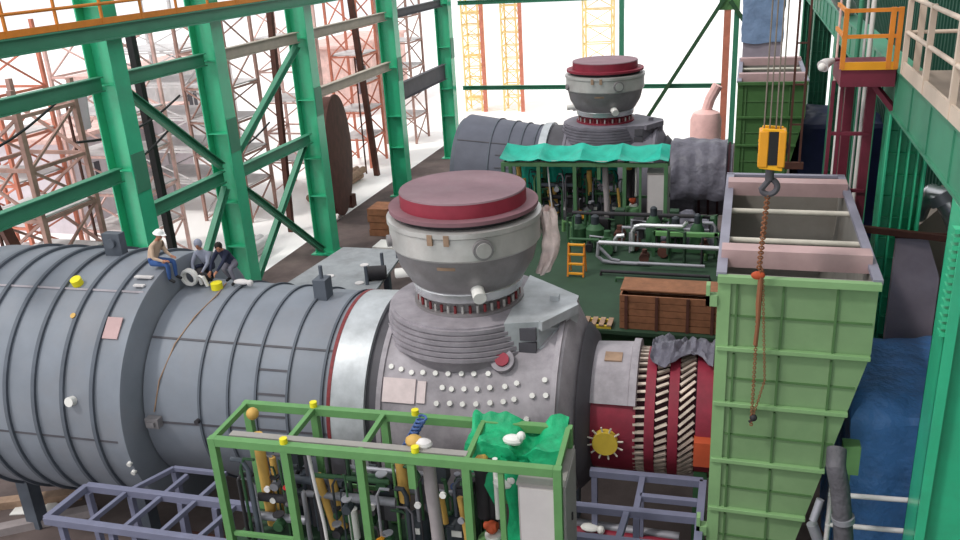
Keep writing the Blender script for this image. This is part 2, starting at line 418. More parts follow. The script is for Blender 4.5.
    S = part(T, 'combustor_neck', MB().lathe([(7.05, 1.32), (7.14, 1.32), (7.14, 1.12), (7.4, 1.12), (7.4, 1.24), (7.46, 1.24), (7.46, 1.18)], (0, 0, 0), 'z', 64), neck)
    for k in range(44):
        a = 2 * PI * k / 44
        part(S, 'stud', MB().cyl((1.21 * math.cos(a), 1.21 * math.sin(a), 7.12), (1.21 * math.cos(a), 1.21 * math.sin(a), 7.32), .036, seg=6), 'red_bolt' if k % 2 else 'silver')
    part(T, 'combustor_ring', MB().lathe([(7.42, 1.2), (7.42, 1.3), (7.62, 1.33), (7.68, 1.28)], (0, 0, 0), 'z', 64), 'chrome')
    part(T, 'combustor_bowl', MB().lathe([(7.62, 1.28), (7.72, 1.38), (8.1, 1.6), (8.5, 1.7), (8.58, 1.74)], (0, 0, 0), 'z', 96), 'silver_low')
    wl = part(T, 'combustor_wall', MB().lathe([(8.55, 1.73), (8.6, 1.77), (9.1, 1.77), (9.13, 1.81), (9.24, 1.81), (9.26, 1.7), (9.26, 1.5)], (0, 0, 0), 'z', 96), 'silver')
    part(T, 'cover_seal', MB().lathe([(9.25, 1.56), (9.4, 1.56)], (0, 0, 0), 'z', 64), 'dark')
    part(T, 'cover_flange', MB().lathe([(9.38, 1.0), (9.38, 1.74), (9.47, 1.74), (9.47, 1.0)], (0, 0, 0), 'z', 96), 'flange_mauve' if front else 'comp_red')
    ld = part(T, 'cover_lid', MB().lathe([(9.47, 1.47), (9.79, 1.47)], (0, 0, 0), 'z', 96), 'red_lid' if front else 'comp_red')  # farther lid in darker red, its weaker light put into the colour
    part(ld, 'lid_plate', MB().lathe([(9.785, 1.475), (9.82, 1.46)], (0, 0, 0), 'z', 96), 'lid_top', 'dusty mauve top plate')
    def radial(a, z, r0, r1, rad, name, m, tilt=0, lab=None, par=None):
        c, s_ = math.cos(math.radians(a)), math.sin(math.radians(a))
        return part(par or T, name, MB().cyl((c * r0, s_ * r0, z), (c * r1, s_ * r1, z + tilt), rad, seg=24), m, lab)
    p_ = radial(-62, 8.85, 1.68, 1.86, .23, 'port_ring', 'silver_low'); radial(-62, 8.85, 1.7, 1.89, .17, 'port_cover', 'silver', par=p_)
    radial(-150, 8.75, 1.68, 1.86, .14, 'port_ring', 'silver_low')
    radial(-66, 7.85, 1.2, 1.75, .15, 'nozzle', 'white_met', -.15, 'white nozzle stub')
    radial(-170, 7.75, 1.25, 1.75, .12, 'nozzle', 'white_met', -.05, 'white nozzle stub')
    radial(160, 7.6, 1.2, 1.7, .12, 'nozzle', 'white_met', -.1, 'white nozzle stub')
    for a in (-99, -87):
        c, s_ = math.cos(math.radians(a)), math.sin(math.radians(a))
        part(wl, 'strap', MB().bar((c * 1.81, s_ * 1.81, 8.98), (c * 1.81, s_ * 1.81, 9.22), .12, .05, up=(c, s_, 0)), 'wood')
    part(wl, 'tag_plate', MB().lathe([(8.36, 1.68), (8.44, 1.7)], (0, 0, 0), 'z', 8, math.radians(-97), math.radians(-83)), 'wood')
    # compressor
    if front:
        br = part(T, 'compressor_hood', MB().lathe([(X(-3.1), 1.3), (X(-3.1), 1.56), (X(-2.2), 1.6), (X(-2.18), 1.68), (X(-2.02), 1.68), (X(-2.0), 1.4)], A, 'x', 60, math.radians(31), math.radians(200)), 'case_grey')
        p = ang(75, 1.6); part(br, 'name_plate', MB().box((X(-2.6), p[0], p[1]), (.4, .04, .3), Matrix.Rotation(math.radians(-75), 3, 'X')), 'wood')
        cc = part(T, 'compressor_casing', MB().lathe([(X(-3.1), 1.0), (X(-3.1), 1.47), (X(-2.08), 1.5), (X(-2.08), 1.38)], A, 'x', 64).lathe([(X(-2.1), 1.36), (X(-.34), 1.36)], A, 'x', 64), 'comp_red')
        fl = MB().bb(X(-3.1), X(-2.1), -1.5, 1.5, AZ - .06, AZ + .04)
        part(cc, 'split_flange', fl, 'comp_red')
        for xa, xb in ((-1.82, -1.6), (-1.3, -1.08), (-.7, -.34), (-2.14, -2.02)):
            part(cc, 'casing_band', MB().lathe([(X(xa), 1.3), (X(xa), 1.5), (X(xb), 1.5), (X(xb), 1.3)], A, 'x', 72), 'comp_red')
        gr = MB()
        for xa, xb in ((-2.1, -1.78), (-1.62, -1.28), (-1.1, -.68)):
            gr.lathe([(X(xa), 1.2), (X(xa), 1.385), (X(xb), 1.385), (X(xb), 1.2)], A, 'x', 72)
        part(cc, 'groove', gr, 'comp_groove')
        for (xa, xb, sl) in ((-2.07, -1.82, 1), (-1.58, -1.32, 5), (-1.06, -.74, 12)):
            for k in range(26):
                a = -42 + k * 7.2
                y0, z0 = ang(a - sl / 2, 1.46); y1, z1 = ang(a + sl / 2, 1.46)
                n = Vector((0, -math.cos(math.radians(a)), math.sin(math.radians(a))))
                part(cc, 'vane_lever', MB().bar((X(xa), y0, z0), (X(xb), y1, z1), .06, .08, up=n), 'vane')
        p = ang(-2, 1.5)
        fc = part(T, 'flange_cover', MB().cyl((X(-2.67), p[0] + .05, p[1]), (X(-2.67), p[0] - .16, p[1]), .29, seg=24), 'dull_yellow', 'round yellow flange cover')
        for k in range(12):
            a = 2 * PI * k / 12 + .2; c, s_ = math.cos(a), math.sin(a)
            part(fc, 'stud', MB().cyl((X(-2.67) + c * .26, p[0] - .1, p[1] + s_ * .26), (X(-2.67) + c * .42, p[0] - .12, p[1] + s_ * .42), .022, seg=6), 'pale_rod')
        part(T, 'junction_box', MB().bb(X(-.72), X(-.35), -1.75, -1.4, AZ - .35, AZ + .25), 'rust_orange')
        ft = MB().bb(X(-.7), X(-.4), -1.3, -1.0, 0, AZ - .8)
        part(T, 'support_leg', ft, 'pump_green')
    else:
        part(T, 'compressor_hood', MB().lathe([(X(-3.1), 1.2), (X(-3.1), 1.75), (X(-1.9), 1.8), (X(-1.9), 1.3)], A, 'x', 64), 'plastic_grey')
        cc = part(T, 'compressor_casing', MB().lathe([(X(-1.95), 1.2), (X(-1.95), 1.62), (X(-.34), 1.62), (X(-.34), 1.2)], A, 'x', 64), 'plastic_grey')
        for x in (-1.7, -1.3, -.9, -.5):
            part(cc, 'casing_band', MB().lathe([(X(x) - .05, 1.6), (X(x) - .05, 1.72), (X(x) + .05, 1.72), (X(x) + .05, 1.6)], A, 'x', 64), 'comp_groove')
        for x in (-1.5, -1.1, -.7):
            for k in range(14):
                p = ang(5 + k * 8, 1.66); part(cc, 'vane_lever', MB().box((X(x), p[0], p[1]), (.2, .06, .06), Matrix.Rotation(math.radians(-5 - k * 8), 3, 'X')), 'wood')
    for x, r_ in ([(-19, 3.4), (-15.2, 3.4)] if front else []) + [(-12.3 if not front else -11.9, 2.5), (-7.0, 2.3), (-3.9, 2.3)]:
        for s_ in (-1, 1):
            part(T, 'support_leg', MB().bb(X(x) - .2, X(x) + .2, s_ * r_ * .55 - .2, s_ * r_ * .55 + .2, 0, AZ - r_ * .8), 'exh_rib')
    return T
turbine(18.1, 'grey gas turbine with big ribbed exhaust casing and three workers on top', True)
turbine(39.4, 'grey gas turbine farther back behind the teal-covered pipe frame', False)

# ------------------------------------------------------------------ intake hoppers
def hopper(yf, yb, front, label):
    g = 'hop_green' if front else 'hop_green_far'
    zt = 9.27
    T = thing('intake_hopper', label, 'hopper', (1.05, (yf + yb) / 2, 0))
    xl, xr = -.25, 2.36
    zk, zb = 7.95, 1.6
    xb = 2.36 - (zk - zb) * .23
    prof = [(xl, zb), (xb, zb), (xr, zk), (xr, zt), (xl, zt)]
    fp = part(T, 'front_panel', MB().prism_y(prof, yf, yf + .06), g)
    bp = part(T, 'back_panel', MB().prism_y(prof, yb - .06, yb), 'hop_in' if not front else 'hop_in')
    part(T, 'side_panel', MB().bb(xl, xl + .06, yf + .06, yb - .06, zb, zt), 'hop_in')
    rp = MB().bb(xr - .06, xr, yf + .06, yb - .06, zk, zt)
    rp.add([(xb, yf + .06, zb), (xr, yf + .06, zk), (xr, yb - .06, zk), (xb, yb - .06, zb), (xb - .06, yf + .06, zb), (xr - .06, yf + .06, zk), (xr - .06, yb - .06, zk), (xb - .06, yb - .06, zb)],
           [(0, 1, 2, 3), (7, 6, 5, 4), (0, 3, 7, 4), (1, 5, 6, 2), (0, 4, 5, 1), (3, 2, 6, 7)])
    part(T, 'side_panel', rp, 'hop_in')
    part(T, 'floor_panel', MB().bb(xl, xb, yf, yb, zb - .06, zb), g)
    # inner lining of the front wall
    part(T, 'lining', MB().bb(xl + .06, xr - .06, yf + .07, yf + .1, 7.9, zt), 'hop_in')
    def xright(z): return xr if z > zk else xb + (z - zb) * (xr - xb) / (zk - zb)
    rm = 'hop_rib' if front else 'hop_green_far'
    for z in (7.87, 6.72, 5.48, 4.36, 3.2):
        part(T, 'angle_rib', MB().bb(xl, xright(z) + .01, yf - .1, yf, z - .042, z + .042), rm, bevel=.01)
    for x, z0, z1 in ((xl + .28, zb, zt),):
        part(T, 'corner_strip', MB().bb(xl - .02, xl + .2, yf - .05, yf, zb, zt - .02), rm)
    sm = MB()
    zs = [9.2, 7.82, 6.67, 5.43, 4.31, 3.15, zb]
    for i in range(6):
        for fx in (.12, .42, .76):
            x = xl + fx * 2.6
            if x < xright(zs[i + 1]) - .05: sm.bb(x - .018, x + .018, yf - .05, yf, zs[i + 1] + .04, zs[i] - .06)
        zm = (zs[i] + zs[i + 1]) / 2
        sm.bb(xl + .22, xright(zm) - .04, yf - .03, yf, zm - .015, zm + .015)
    part(T, 'panel_rib_shadow', sm, 'hop_rib_shadow')  # thin raised strips whose dark green stands for rib shadows
    # rim
    part(T, 'rim_angle', MB().bb(xl - .03, xr + .03, yf - .12, yf + .02, zt - .1, zt + .02), rm)
    part(T, 'rim_angle', MB().bb(xl - .06, xl + .12, yf, yb, zt - .02, zt + .06), 'hop_edge', 'lavender grey rim strip')
    part(T, 'rim_angle', MB().bb(xr - .1, xr + .06, yf, yb, zt - .02, zt + .06), 'hop_edge', 'lavender grey rim strip')
    part(T, 'rim_angle', MB().bb(xl - .06, xr + .06, yb - .06, yb + .1, zt - .02, zt + .06), 'hop_edge')
    d = yb - yf
    part(T, 'cross_beam', MB().bb(xl, xr - .03, yf + .75, yf + 1.15, zt - .12, zt + .22), 'pink_beam', 'pinkish cross beam')
    part(T, 'cross_beam', MB().bb(xl, xr, yb - 1.3, yb - .85, zt - .12, zt + .2), 'pink_beam', 'pinkish cross beam')
    for y in (yf + d * .33, yf + d * .62):
        part(T, 'cross_rod', MB().cyl((xl, y, zt - .1), (xr, y, zt - .1), .06), 'pale_rod')
    for x in (xl + .2, 1.0):
        for y in (yf + .3, yb - .3): part(T, 'support_leg', MB().bb(x - .12, x + .12, y - .12, y + .12, 0, zb - .06), 'pump_green')
    if front:
        for z, s in ((9.0, 1), (4.0, 1)):
            part(T, 'lifting_bracket', MB().bb(xl - .22, xl - .02, yf - .1, yf + .1, z - .3, z - .1).bb(xl - .22, xl - .15, yf - .1, yf + .1, z - .3, z + .1), rm)
    return T
hopper(14.7, 21.55, True, 'bright green steel intake hopper with open grey top, nearest the viewer')
hopper(36.05, 42.9, False, 'darker green intake hopper beyond the bright green one, behind the yellow hook')

# ------------------------------------------------------------------ blue-wrapped duct behind
T = thing('wrapped_duct', 'square grey duct wrapped in pale blue sheet behind the darker green hopper', 'duct', (.7, 46.5, 0))
part(T, 'duct_body', MB().bb(-.2, 1.6, 45.6, 47.6, 0, 10.2), 'mauve_wall', 'grey duct body')
def wrapfn(u, v):
    a = 2 * PI * u; sx = max(-1, min(1, 1.5 * math.cos(a))); sy_ = max(-1, min(1, 1.5 * math.sin(a)))
    n = nz(u * 8, v * 5, 3) * .09
    return (.7 + sx * (.98 + n), 46.6 + sy_ * (1.08 + n), 9.7 + v * 3.0 + (nz(u * 9, 0, 1) * .12 if v < .05 else 0))
part(T, 'wrapping', MB().grid(wrapfn, 48, 14), 'paleblue', 'pale blue shiny wrapping')
part(T, 'wrapping_top', MB().bb(-.2, 1.6, 45.6, 47.6, 12.6, 12.7), 'paleblue')

# ------------------------------------------------------------------ green pipe frames (valve skids)
def pipe_frame(loc, rz, label, front):
    L_, D, z0, z1 = 6.66, 1.36, 3.9, 6.5
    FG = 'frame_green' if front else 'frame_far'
    T = thing('valve_skid', label, 'pipe frame', loc, rz, local=True)
    base = MB().bb(-.1, L_ + .1, -.1, D + .1, 3.62, 3.9)
    part(T, 'base_tray', base, 'deck_green')
    for x in (.3, 3.3, 6.3):
        for y in (.15, D - .15): part(T, 'base_leg', MB().bb(x - .12, x + .12, y - .12, y + .12, 0, 3.62), 'deck_green')
    w = .15
    xs = (0, 1.5, 3.0, 5.02, L_)
    for x in xs:
        for y in (0, D):
            part(T, 'post', MB().bb(x - w / 2, x + w / 2, y - w / 2, y + w / 2, z0, z1 - w * (0 if x in (0, L_) else .99)), FG, bevel=.008)
    for y in (0, D):
        part(T, 'long_rail', MB().bb(w / 2, L_ - w / 2, y - w / 2, y + w / 2, z1 - w - .02, z1), FG, bevel=.008)
    for x in xs:
        part(T, 'cross_rail', MB().bb(x - .05, x + .05, w / 2, D - w / 2, z1 - .12, z1), FG, bevel=.008)
    part(T, 'lower_rail', MB().bb(0, L_, D - .05, D + .05, 4.65, 4.75), FG)
    part(T, 'lower_rail', MB().bb(.1, 1.4, -.04, .04, 4.25, 4.33), FG)
    part(T, 'grey_channel', MB().bb(.3, 5.0, .1, .26, z1 - .12, z1 + .01), 'frame_top', 'grey channel along the top')
    part(T, 'short_post', MB().bb(3.92, 4.06, -.06, .06, z1 - .7, z1 - .1), FG)
    part(T, 'post', MB().bb(5.6, 5.7, -.05, .05, z0, z1 - .1), FG)
    for x, y in ((1.5, D), (1.5, 0), (3.65, D), (4.05, .1)) if front else ():
        part(T, 'plug_cap', MB().cyl((x, y, z1), (x, y, z1 + .11), .075, seg=12), 'yellow', 'yellow plug cap')
    def pipe(name, pts, r, m, lab=None): return part(T, name, MB().tube(pts, r, 12), m, lab)
    # thick amber pipes
    pipe('amber_pipe', [(.5, .75, z1 - .35), (.52, .75, 4.0)], .11, 'orange_pipe', 'thick yellow pipe')
    part(T, 'pipe_flange', MB().ball((.32, 1.0, z1 - .05), .13, 12), 'orange_pipe')
    pipe('amber_pipe', [(.72, .8, 5.6), (.72, .8, 4.1)], .07, 'orange_pipe')
    for x, y, zt_, zb_, lean in ((1.72, .7, 5.35, 4.1, .22), (1.98, .75, 5.3, 4.1, .14)):
        pipe('amber_pipe', [(x, y, zt_), (x + lean * .5, y, (zt_ + zb_) / 2), (x + lean, y, zb_)], .085, 'orange_pipe', 'leaning orange pipe')
    pipe('amber_pipe', [(3.5, .7, 6.0), (3.52, .7, 4.95)], .11, 'orange_pipe')
    pipe('amber_pipe', [(4.7, .5, 5.3), (4.78, .5, 4.5), (4.8, .5, 3.95)], .06, 'orange_pipe')
    pipe('amber_pipe', [(4.3, .6, 5.2), (4.35, .6, 4.6)], .06, 'orange_pipe')
    part(T, 'pipe_elbow', MB().tube([(3.1, .3, 4.35), (3.2, .25, 4.2), (3.35, .2, 4.1)], .12), 'amber')
    if front: part(T, 'fan_head', MB().ball((3.95, .35, z1 + .06), .14, 12, (1.2, 1, .9)), 'orange_pipe')
    if front: part(T, 'pale_head', MB().ball((4.15, .3, z1 + .05), .13, 12, (1.3, 1, .8)), 'pale_grey')
    # grey tube, white tubes
    pipe('grey_tube', [(4.2, .35, 6.3), (4.22, .3, 5.6), (4.28, .25, 4.9), (4.3, .25, 3.92)], .125, 'hose_grey', 'thick pale grey hose')
    pipe('white_tube', [(2.42, .6, 4.7), (2.42, .6, 4.0)], .1, 'white_met', 'white tube')
    pipe('white_tube', [(5.45, .4, 6.3), (5.45, .4, 5.0)], .05, 'white_met')
    pipe('thin_tube', [(1.85, .2, 6.3), (1.9, .2, 5.5), (1.98, .2, 4.6), (2.0, .2, 3.95)], .035, 'pale_grey')
    pipe('steel_tube', [(5.3, .6, 6.2), (5.3, .6, 4.4)], .1, 'dark')
    # green vertical tank with red valve
    tk = part(T, 'vessel', MB().lathe([(3.9, .32), (4.4, .34), (4.55, .3), (4.62, .12)], (5.35, .35, 0), 'z', 28), 'tank_green' if front else 'frame_far', 'green upright vessel')
    part(tk, 'vessel_flange', MB().cyl((5.35, .35, 4.6), (5.35, .35, 4.68), .16), 'white_met')
    part(tk, 'valve', MB().ball((5.33, .35, 4.82), .13, 10).cyl((5.2, .35, 4.85), (5.45, .3, 4.9), .07), 'rust_orange')
    part(tk, 'actuator', MB().lathe([(4.9, .13), (5.9, .14), (5.95, .17), (6.1, .17)], (5.15, .55, 0), 'z', 18), 'dark', 'dark upright actuator')
    part(tk, 'actuator_cap', MB().ball((5.15, .55, 6.15), .15, 10), 'orange_pipe')
    # motors
    for x, y in ((3.72, .75), (4.55, .8)):
        mo = part(T, 'motor', MB().lathe([(3.95, .24), (4.0, .26), (4.5, .26), (4.58, .22), (4.66, .1)], (x, y, 0), 'z', 20), 'motor', 'dark motor')
        part(mo, 'rating_plate', MB().box((x + .02, y - .265, 4.42), (.2, .02, .13)), 'white_met')
    # small valves, tubes and gauges
    q = random.Random(11 if front else 23)
    cols = ['pump_green', 'dark', 'case_dark', 'motor', 'dark', 'steel', 'motor', 'exh_rib', 'pump_green', 'deck_green', FG]
    for k in range(62):
        x = q.uniform(.15, 5.0); y = q.uniform(.25, D - .1); h = q.uniform(.5, 2.1); r = q.choice((.02, .025, .03, .04, .05))
        x2 = x + q.uniform(-.35, .35); zb_ = 3.92
        pipe('small_pipe', [(x, y, zb_), (x, y, zb_ + h * .9), (x + (x2 - x) * .3, y, zb_ + h), (x2, y, zb_ + h)], r, q.choice(cols))
    for k in range(14):
        y = q.uniform(.5, D - .1); z = q.uniform(4.1, 5.7); x = q.uniform(.3, 3.6)
        pipe('header_pipe', [(x, y, z), (x + q.uniform(.8, 1.8), y, z)], q.choice((.05, .07, .09)), q.choice(('dark', 'pump_green', 'steel', 'exh_rib')))
    for k in range(24):
        x = q.uniform(.2, 5.0); y = q.uniform(.2, D - .15); z = q.uniform(4.05, 5.3); s = q.uniform(.06, .12)
        vb = part(T, 'valve', MB().cyl((x, y - s, z), (x, y + s, z), s).cyl((x, y, z), (x, y, z + s * 2), s * .45), q.choice(('dark', 'steel', 'pump_green', 'case_dark', 'motor')))
        part(vb, 'handwheel', MB().lathe([(z + s * 2, s * 1.1), (z + s * 2 + .03, s * 1.1)], (x, y, 0), 'z', 12), q.choice(('red_part', 'dark', 'steel', 'pale_grey', 'blue_part', 'dark') if k % 4 == 0 else ('dark', 'steel')))
    for k in range(6):
        x = q.uniform(.2, 4.9); y = q.uniform(.15, .6); z = q.uniform(4.3, 5.6)
        part(T, 'gauge', MB().cyl((x, y, z), (x, y - .05, z), .065, seg=14), q.choice(('white_met', 'pale_grey', 'steel')))
    for k in range(9):
        x = q.uniform(.4, 4.7); part(T, 'instrument_box', MB().bb(x, x + .3, D - .5, D - .2, 4.3 + k % 3 * .5, 4.75 + k % 3 * .5), q.choice(('dark', 'motor', 'case_dark')))
    if front: hel = [(3.55 + .02 * k / 3 + .09 * math.cos(k * .9), .95 + .09 * math.sin(k * .9), 6.0 + k * .012) for k in range(60)]
    if front: part(T, 'coiled_hose', MB().tube(hel, .025, 6), 'blue_part', 'blue coiled hose')
    # cabinet is a part bolted to the frame end
    cb = part(T, 'cabinet', MB().bb(5.92, L_ + .12, .08, D + .02, 3.95, 6.02), 'cab_side', 'grey instrument cabinet', bevel=.015)
    part(cb, 'cabinet_door', MB().bb(5.96, L_ + .06, .03, .08, 4.0, 5.98), 'cab_grey', 'pale cabinet door')
    part(cb, 'cabinet_handle', MB().bb(L_ + .12, L_ + .15, .7, .75, 4.9, 5.05), 'dark')
    part(cb, 'cabinet_roof', MB().bb(5.9, L_ + .1, .06, D + .04, 6.02, 6.07), 'frame_top')
    return T
F1 = (-9.40, 11.92, 0); R1 = math.radians(3.0)
F2 = (-9.47, 33.47, 0); R2 = math.radians(2.2)
pipe_frame(F1, R1, 'bright green pipe frame full of valves in front of the big turbine', True)
pipe_frame(F2, R2, 'dull green pipe frame with teal cover in front of the farther turbine', False)

def local(F, R):
    m = Matrix.Translation(F) @ Matrix.Rotation(R, 4, 'Z')
    return lambda x, y, z: m @ Vector((x, y, z))
P1 = local(F1, R1); P2 = local(F2, R2)
# green net thrown over the near frame
def net(u, v):
    x = 4.85 + u * 1.8
    # v: from hanging behind, over the back rail, sagging, down a little in front
    if v < .25: y, z = 1.5, 6.55 - (.25 - v) * 3.2
    elif v < .75:
        t = (v - .25) / .5; y = 1.5 - t * .95; z = 6.6 - math.sin(t * PI) * .12 - .10 * t
    else:
        t = (v - .75) / .25; y = .55 - .1 * t; z = 6.48 - t * (.55 + .9 * max(0, 1 - abs(u - .35) * 5))
    k = nz(u * 5, v * 4, 2) * .09 + nz(u * 14, v * 9, 5) * .05
    z += k - .28 * math.exp(-((u - .62) / .1) ** 2) * (1 if .2 < v < .85 else .4)
    y += nz(u * 6, v * 6, 9) * .1
    return P1(x + nz(u * 4, v * 5, 7) * .08, y, z)
nt_ = MB().grid(net, 40, 40, .012)
def tail(u, v):
    a = 2 * PI * u
    x = 5.78 + .25 * v * .3; rr_ = .2 + .06 * math.sin(v * 9) + .07 * math.sin(a * 3 + v * 4)
    return P1(x + math.cos(a) * rr_, .45 + math.sin(a) * rr_ * .6, 6.3 - v * 2.2)
nt_.grid(tail, 22, 24)
solo('green_net', nt_, 'net_green', 'crumpled bright green netting draped over the near pipe frame', 'netting')
nb = MB()
for x, y, z in ((5.72, .75, 6.5), (5.6, .32, 5.85), (5.75, .28, 4.25)):
    c_ = P1(x, y, z)
    ball = MB().ball(c_, .13, 10, (1.5, 1, .8)); ball.ball(c_ + Vector((.16, 0, .1)), .09, 8)
    solo('rag_bundle', ball, 'white_met', {6.5: 'white rag bundle on top of the green netting', 5.85: 'white rag bundle halfway down the green netting', 4.25: 'white rag bundle at the foot of the green netting'}[z], 'rag', 'white rags on the netting')
# teal cover over the far frame
def cover(u, v):
    x = -.1 + u * 6.85; y = -.12 + v * 1.6
    sag = abs(math.sin(u * PI * 4.2)) ** .7
    z = 6.58 + .12 * (1 - sag) + .28 * v - .25 * sag * math.sin(v * PI) + nz(u * 12, v * 3, 4) * .07
    return P2(x, y, z)
cv = MB().grid(cover, 60, 14, .02)
def back(u, v):
    return P2(.2 + u * 4.4, 1.46 + .08 * math.sin(u * 30 + nz(u * 5, v * 2) * 3), 6.8 - v * (2.1 if u < .75 else 1.6))
cv.grid(back, 60, 12)
solo('teal_cover', cv, 'teal', 'teal plastic sheet sagging over the farther pipe frame', 'tarpaulin')

# ------------------------------------------------------------------ deck and oil piping between the turbines
DK = 3.9
T = thing('oil_module', 'dark green lube oil deck with silver pipes between the two turbines', 'oil unit', (-3.6, 28.5, 0))
part(T, 'deck', MB().bb(-7.6, -.45, 23.4, 33.2, DK - .12, DK), 'deck_green', 'dark green deck')
part(T, 'tank_body', MB().bb(-7.2, -.8, 24.2, 32.8, .0, DK - .12), 'pump_green')
def sp(name, pts, r, m, lab=None): return part(T, name, MB().tube(pts, r, 12), m, lab)
Yp = 29.0
sp('silver_pipe', [(-4.75, Yp, 4.72), (-.36, Yp - .1, 4.72)], .085, 'chrome', 'long silver pipe')
sp('silver_pipe', [(-4.75, Yp, 4.72), (-4.8, Yp, 4.2), (-4.6, Yp, 4.02), (-4.3, Yp, 3.98), (-2.9, Yp, 3.98)], .07, 'steel')
sp('silver_pipe', [(-4.78, Yp, 4.6), (-4.3, Yp, 4.1), (-4.0, Yp, 4.05)], .06, 'steel')
sp('silver_pipe', [(-3.7, 30.3, 4.0), (-3.7, 30.3, 4.75), (-3.6, 30.3, 4.95), (-3.4, 30.3, 5.0), (-1.9, 30.3, 5.0), (-1.75, 30.3, 5.2)], .085, 'chrome')
sp('silver_pipe', [(-4.35, 30.3, 3.95), (-4.35, 30.3, 4.4), (-4.25, 30.3, 4.55), (-4.0, 30.3, 4.58)], .09, 'chrome')
sp('silver_pipe', [(-3.3, 28.6, 4.15), (-1.0, 28.6, 4.15)], .06, 'steel')
sp('silver_pipe', [(-1.2, 30.4, 5.15), (-.85, 30.4, 5.15), (-.75, 30.4, 5.0), (-.75, 30.4, 4.4)], .06, 'steel')
part(T, 'green_beam', MB().bb(-2.9, -.6, 30.0, 30.2, 4.72, 4.86), 'frame_green')
part(T, 'green_beam', MB().bb(-2.2, -.6, 29.5, 29.7, 4.3, 4.42), 'pump_green')
for x in (-2.9, -.7): part(T, 'beam_post', MB().bb(x - .06, x + .06, 30.0, 30.15, DK, 4.86), 'pump_green')
for x, y, h, r in ((-3.0, 30.9, 1.3, .28), (-2.2, 31.0, .9, .33), (-1.4, 30.8, 1.1, .26), (-5.2, 30.9, .9, .35), (-5.9, 31.2, .8, .3)):
    pm = part(T, 'pump', MB().lathe([(DK, r * 1.1), (DK + .06, r * 1.1), (DK + .08, r), (DK + h * .8, r), (DK + h, r * .5)], (x, y, 0), 'z', 20), 'pump_green')
    part(pm, 'pump_motor', MB().lathe([(DK + h, r * .45), (DK + h + .3, r * .45), (DK + h + .36, r * .2)], (x, y, 0), 'z', 14), 'motor')
q = random.Random(5)
for k in range(22):
    x = q.uniform(-6.4, -1); y = q.uniform(29.4, 32.4); h = q.uniform(.4, 1.2); x2 = x + q.uniform(-.7, .7)
    sp('small_pipe', [(x, y, DK), (x, y, DK + h), (x2, y, DK + h + .05), (x2, y + .02, DK + .3)], q.choice((.04, .06, .08)), q.choice(('pump_green', 'dark', 'steel', 'tank_green', 'deck_green')))
for k in range(10):
    x = q.uniform(-6.2, -1); y = q.uniform(29.2, 32); s = q.uniform(.14, .26)
    part(T, 'valve', MB().cyl((x, y - s, DK + s * 1.3), (x, y + s, DK + s * 1.3), s).cyl((x, y, DK), (x, y, DK + s * 3), s * .5), q.choice(('pump_green', 'dark', 'rust_dark')))
for y, x0_, x1_, z, r_ in ((27.9, -4.5, -.8, 4.05, .06), (27.4, -3.9, -1.2, 4.02, .05), (29.9, -6.0, -4.9, 4.5, .06), (31.6, -6.2, -1.0, 5.0, .08), (31.2, -4.2, -1.0, 4.6, .06)):
    sp('cross_pipe', [(x0_, y, DK), (x0_, y, z), (x1_, y, z), (x1_, y, DK)], r_, q.choice(('steel', 'pump_green', 'dark')))
for k in range(8):
    x = -6.0 + k * .7; part(T, 'control_box', MB().bb(x, x + q.uniform(.25, .5), 31.9, 32.3, DK, DK + q.uniform(.5, 1.3)), q.choice(('pump_green', 'dark', 'deck_green')))
# step ladder
def ladder(loc, h, w, label):
    T = thing('step_ladder', label, 'ladder', loc)
    x, y, z = loc
    for s in (-1, 1):
        part(T, 'stile', MB().bar((x + s * w / 2, y, z), (x + s * w / 2, y + .25, z + h), .06), 'orange_rail')
        part(T, 'back_leg', MB().bar((x + s * w / 2, y + .6, z), (x + s * w / 2, y + .27, z + h), .05), 'orange_rail')
    for k in range(4): part(T, 'tread', MB().bb(x - w / 2, x + w / 2, y - .02 + .06 * k, y + .1 + .06 * k, z + .08 + h * k / 3.4, z + .13 + h * k / 3.4), 'amber')
ladder((-5.35, 27.6, DK), 1.15, .55, 'small orange step ladder on the dark green deck')
# crate
T = thing('wooden_crate', 'long brown plank crate behind the compressor covers', 'crate', (-1.85, 24.3, DK))
for y in (23.6, 24.9):
    for k in range(5): part(T, 'side_board', MB().bb(-3.25, -.42, y, y + .05, DK + .02 + k * .22, DK + .22 + k * .22), 'crate')
for x in (-3.25, -.47):
    part(T, 'end_board', MB().bb(x, x + .05, 23.65, 24.9, DK, DK + 1.1), 'crate')
part(T, 'lid_board', MB().bb(-3.28, -.4, 23.95, 24.97, DK + 1.11, DK + 1.15), 'crate')
for x in (-3.1, -2.2, -1.3, -.6): part(T, 'batten', MB().bb(x, x + .09, 23.56, 23.6, DK, DK + 1.1), 'rust_dark')
T = thing('timber_pallet', 'small pale timber pallet beside the brown crate', 'pallet', (-3.9, 23.75, DK))
for y in (23.5, 23.95): part(T, 'runner', MB().bb(-4.35, -3.5, y, y + .08, DK, DK + .1), 'dull_yellow')
for k in range(4): part(T, 'slat', MB().bb(-4.35 + k * .24, -4.2 + k * .24, 23.48, 24.05, DK + .1, DK + .14), 'wood')

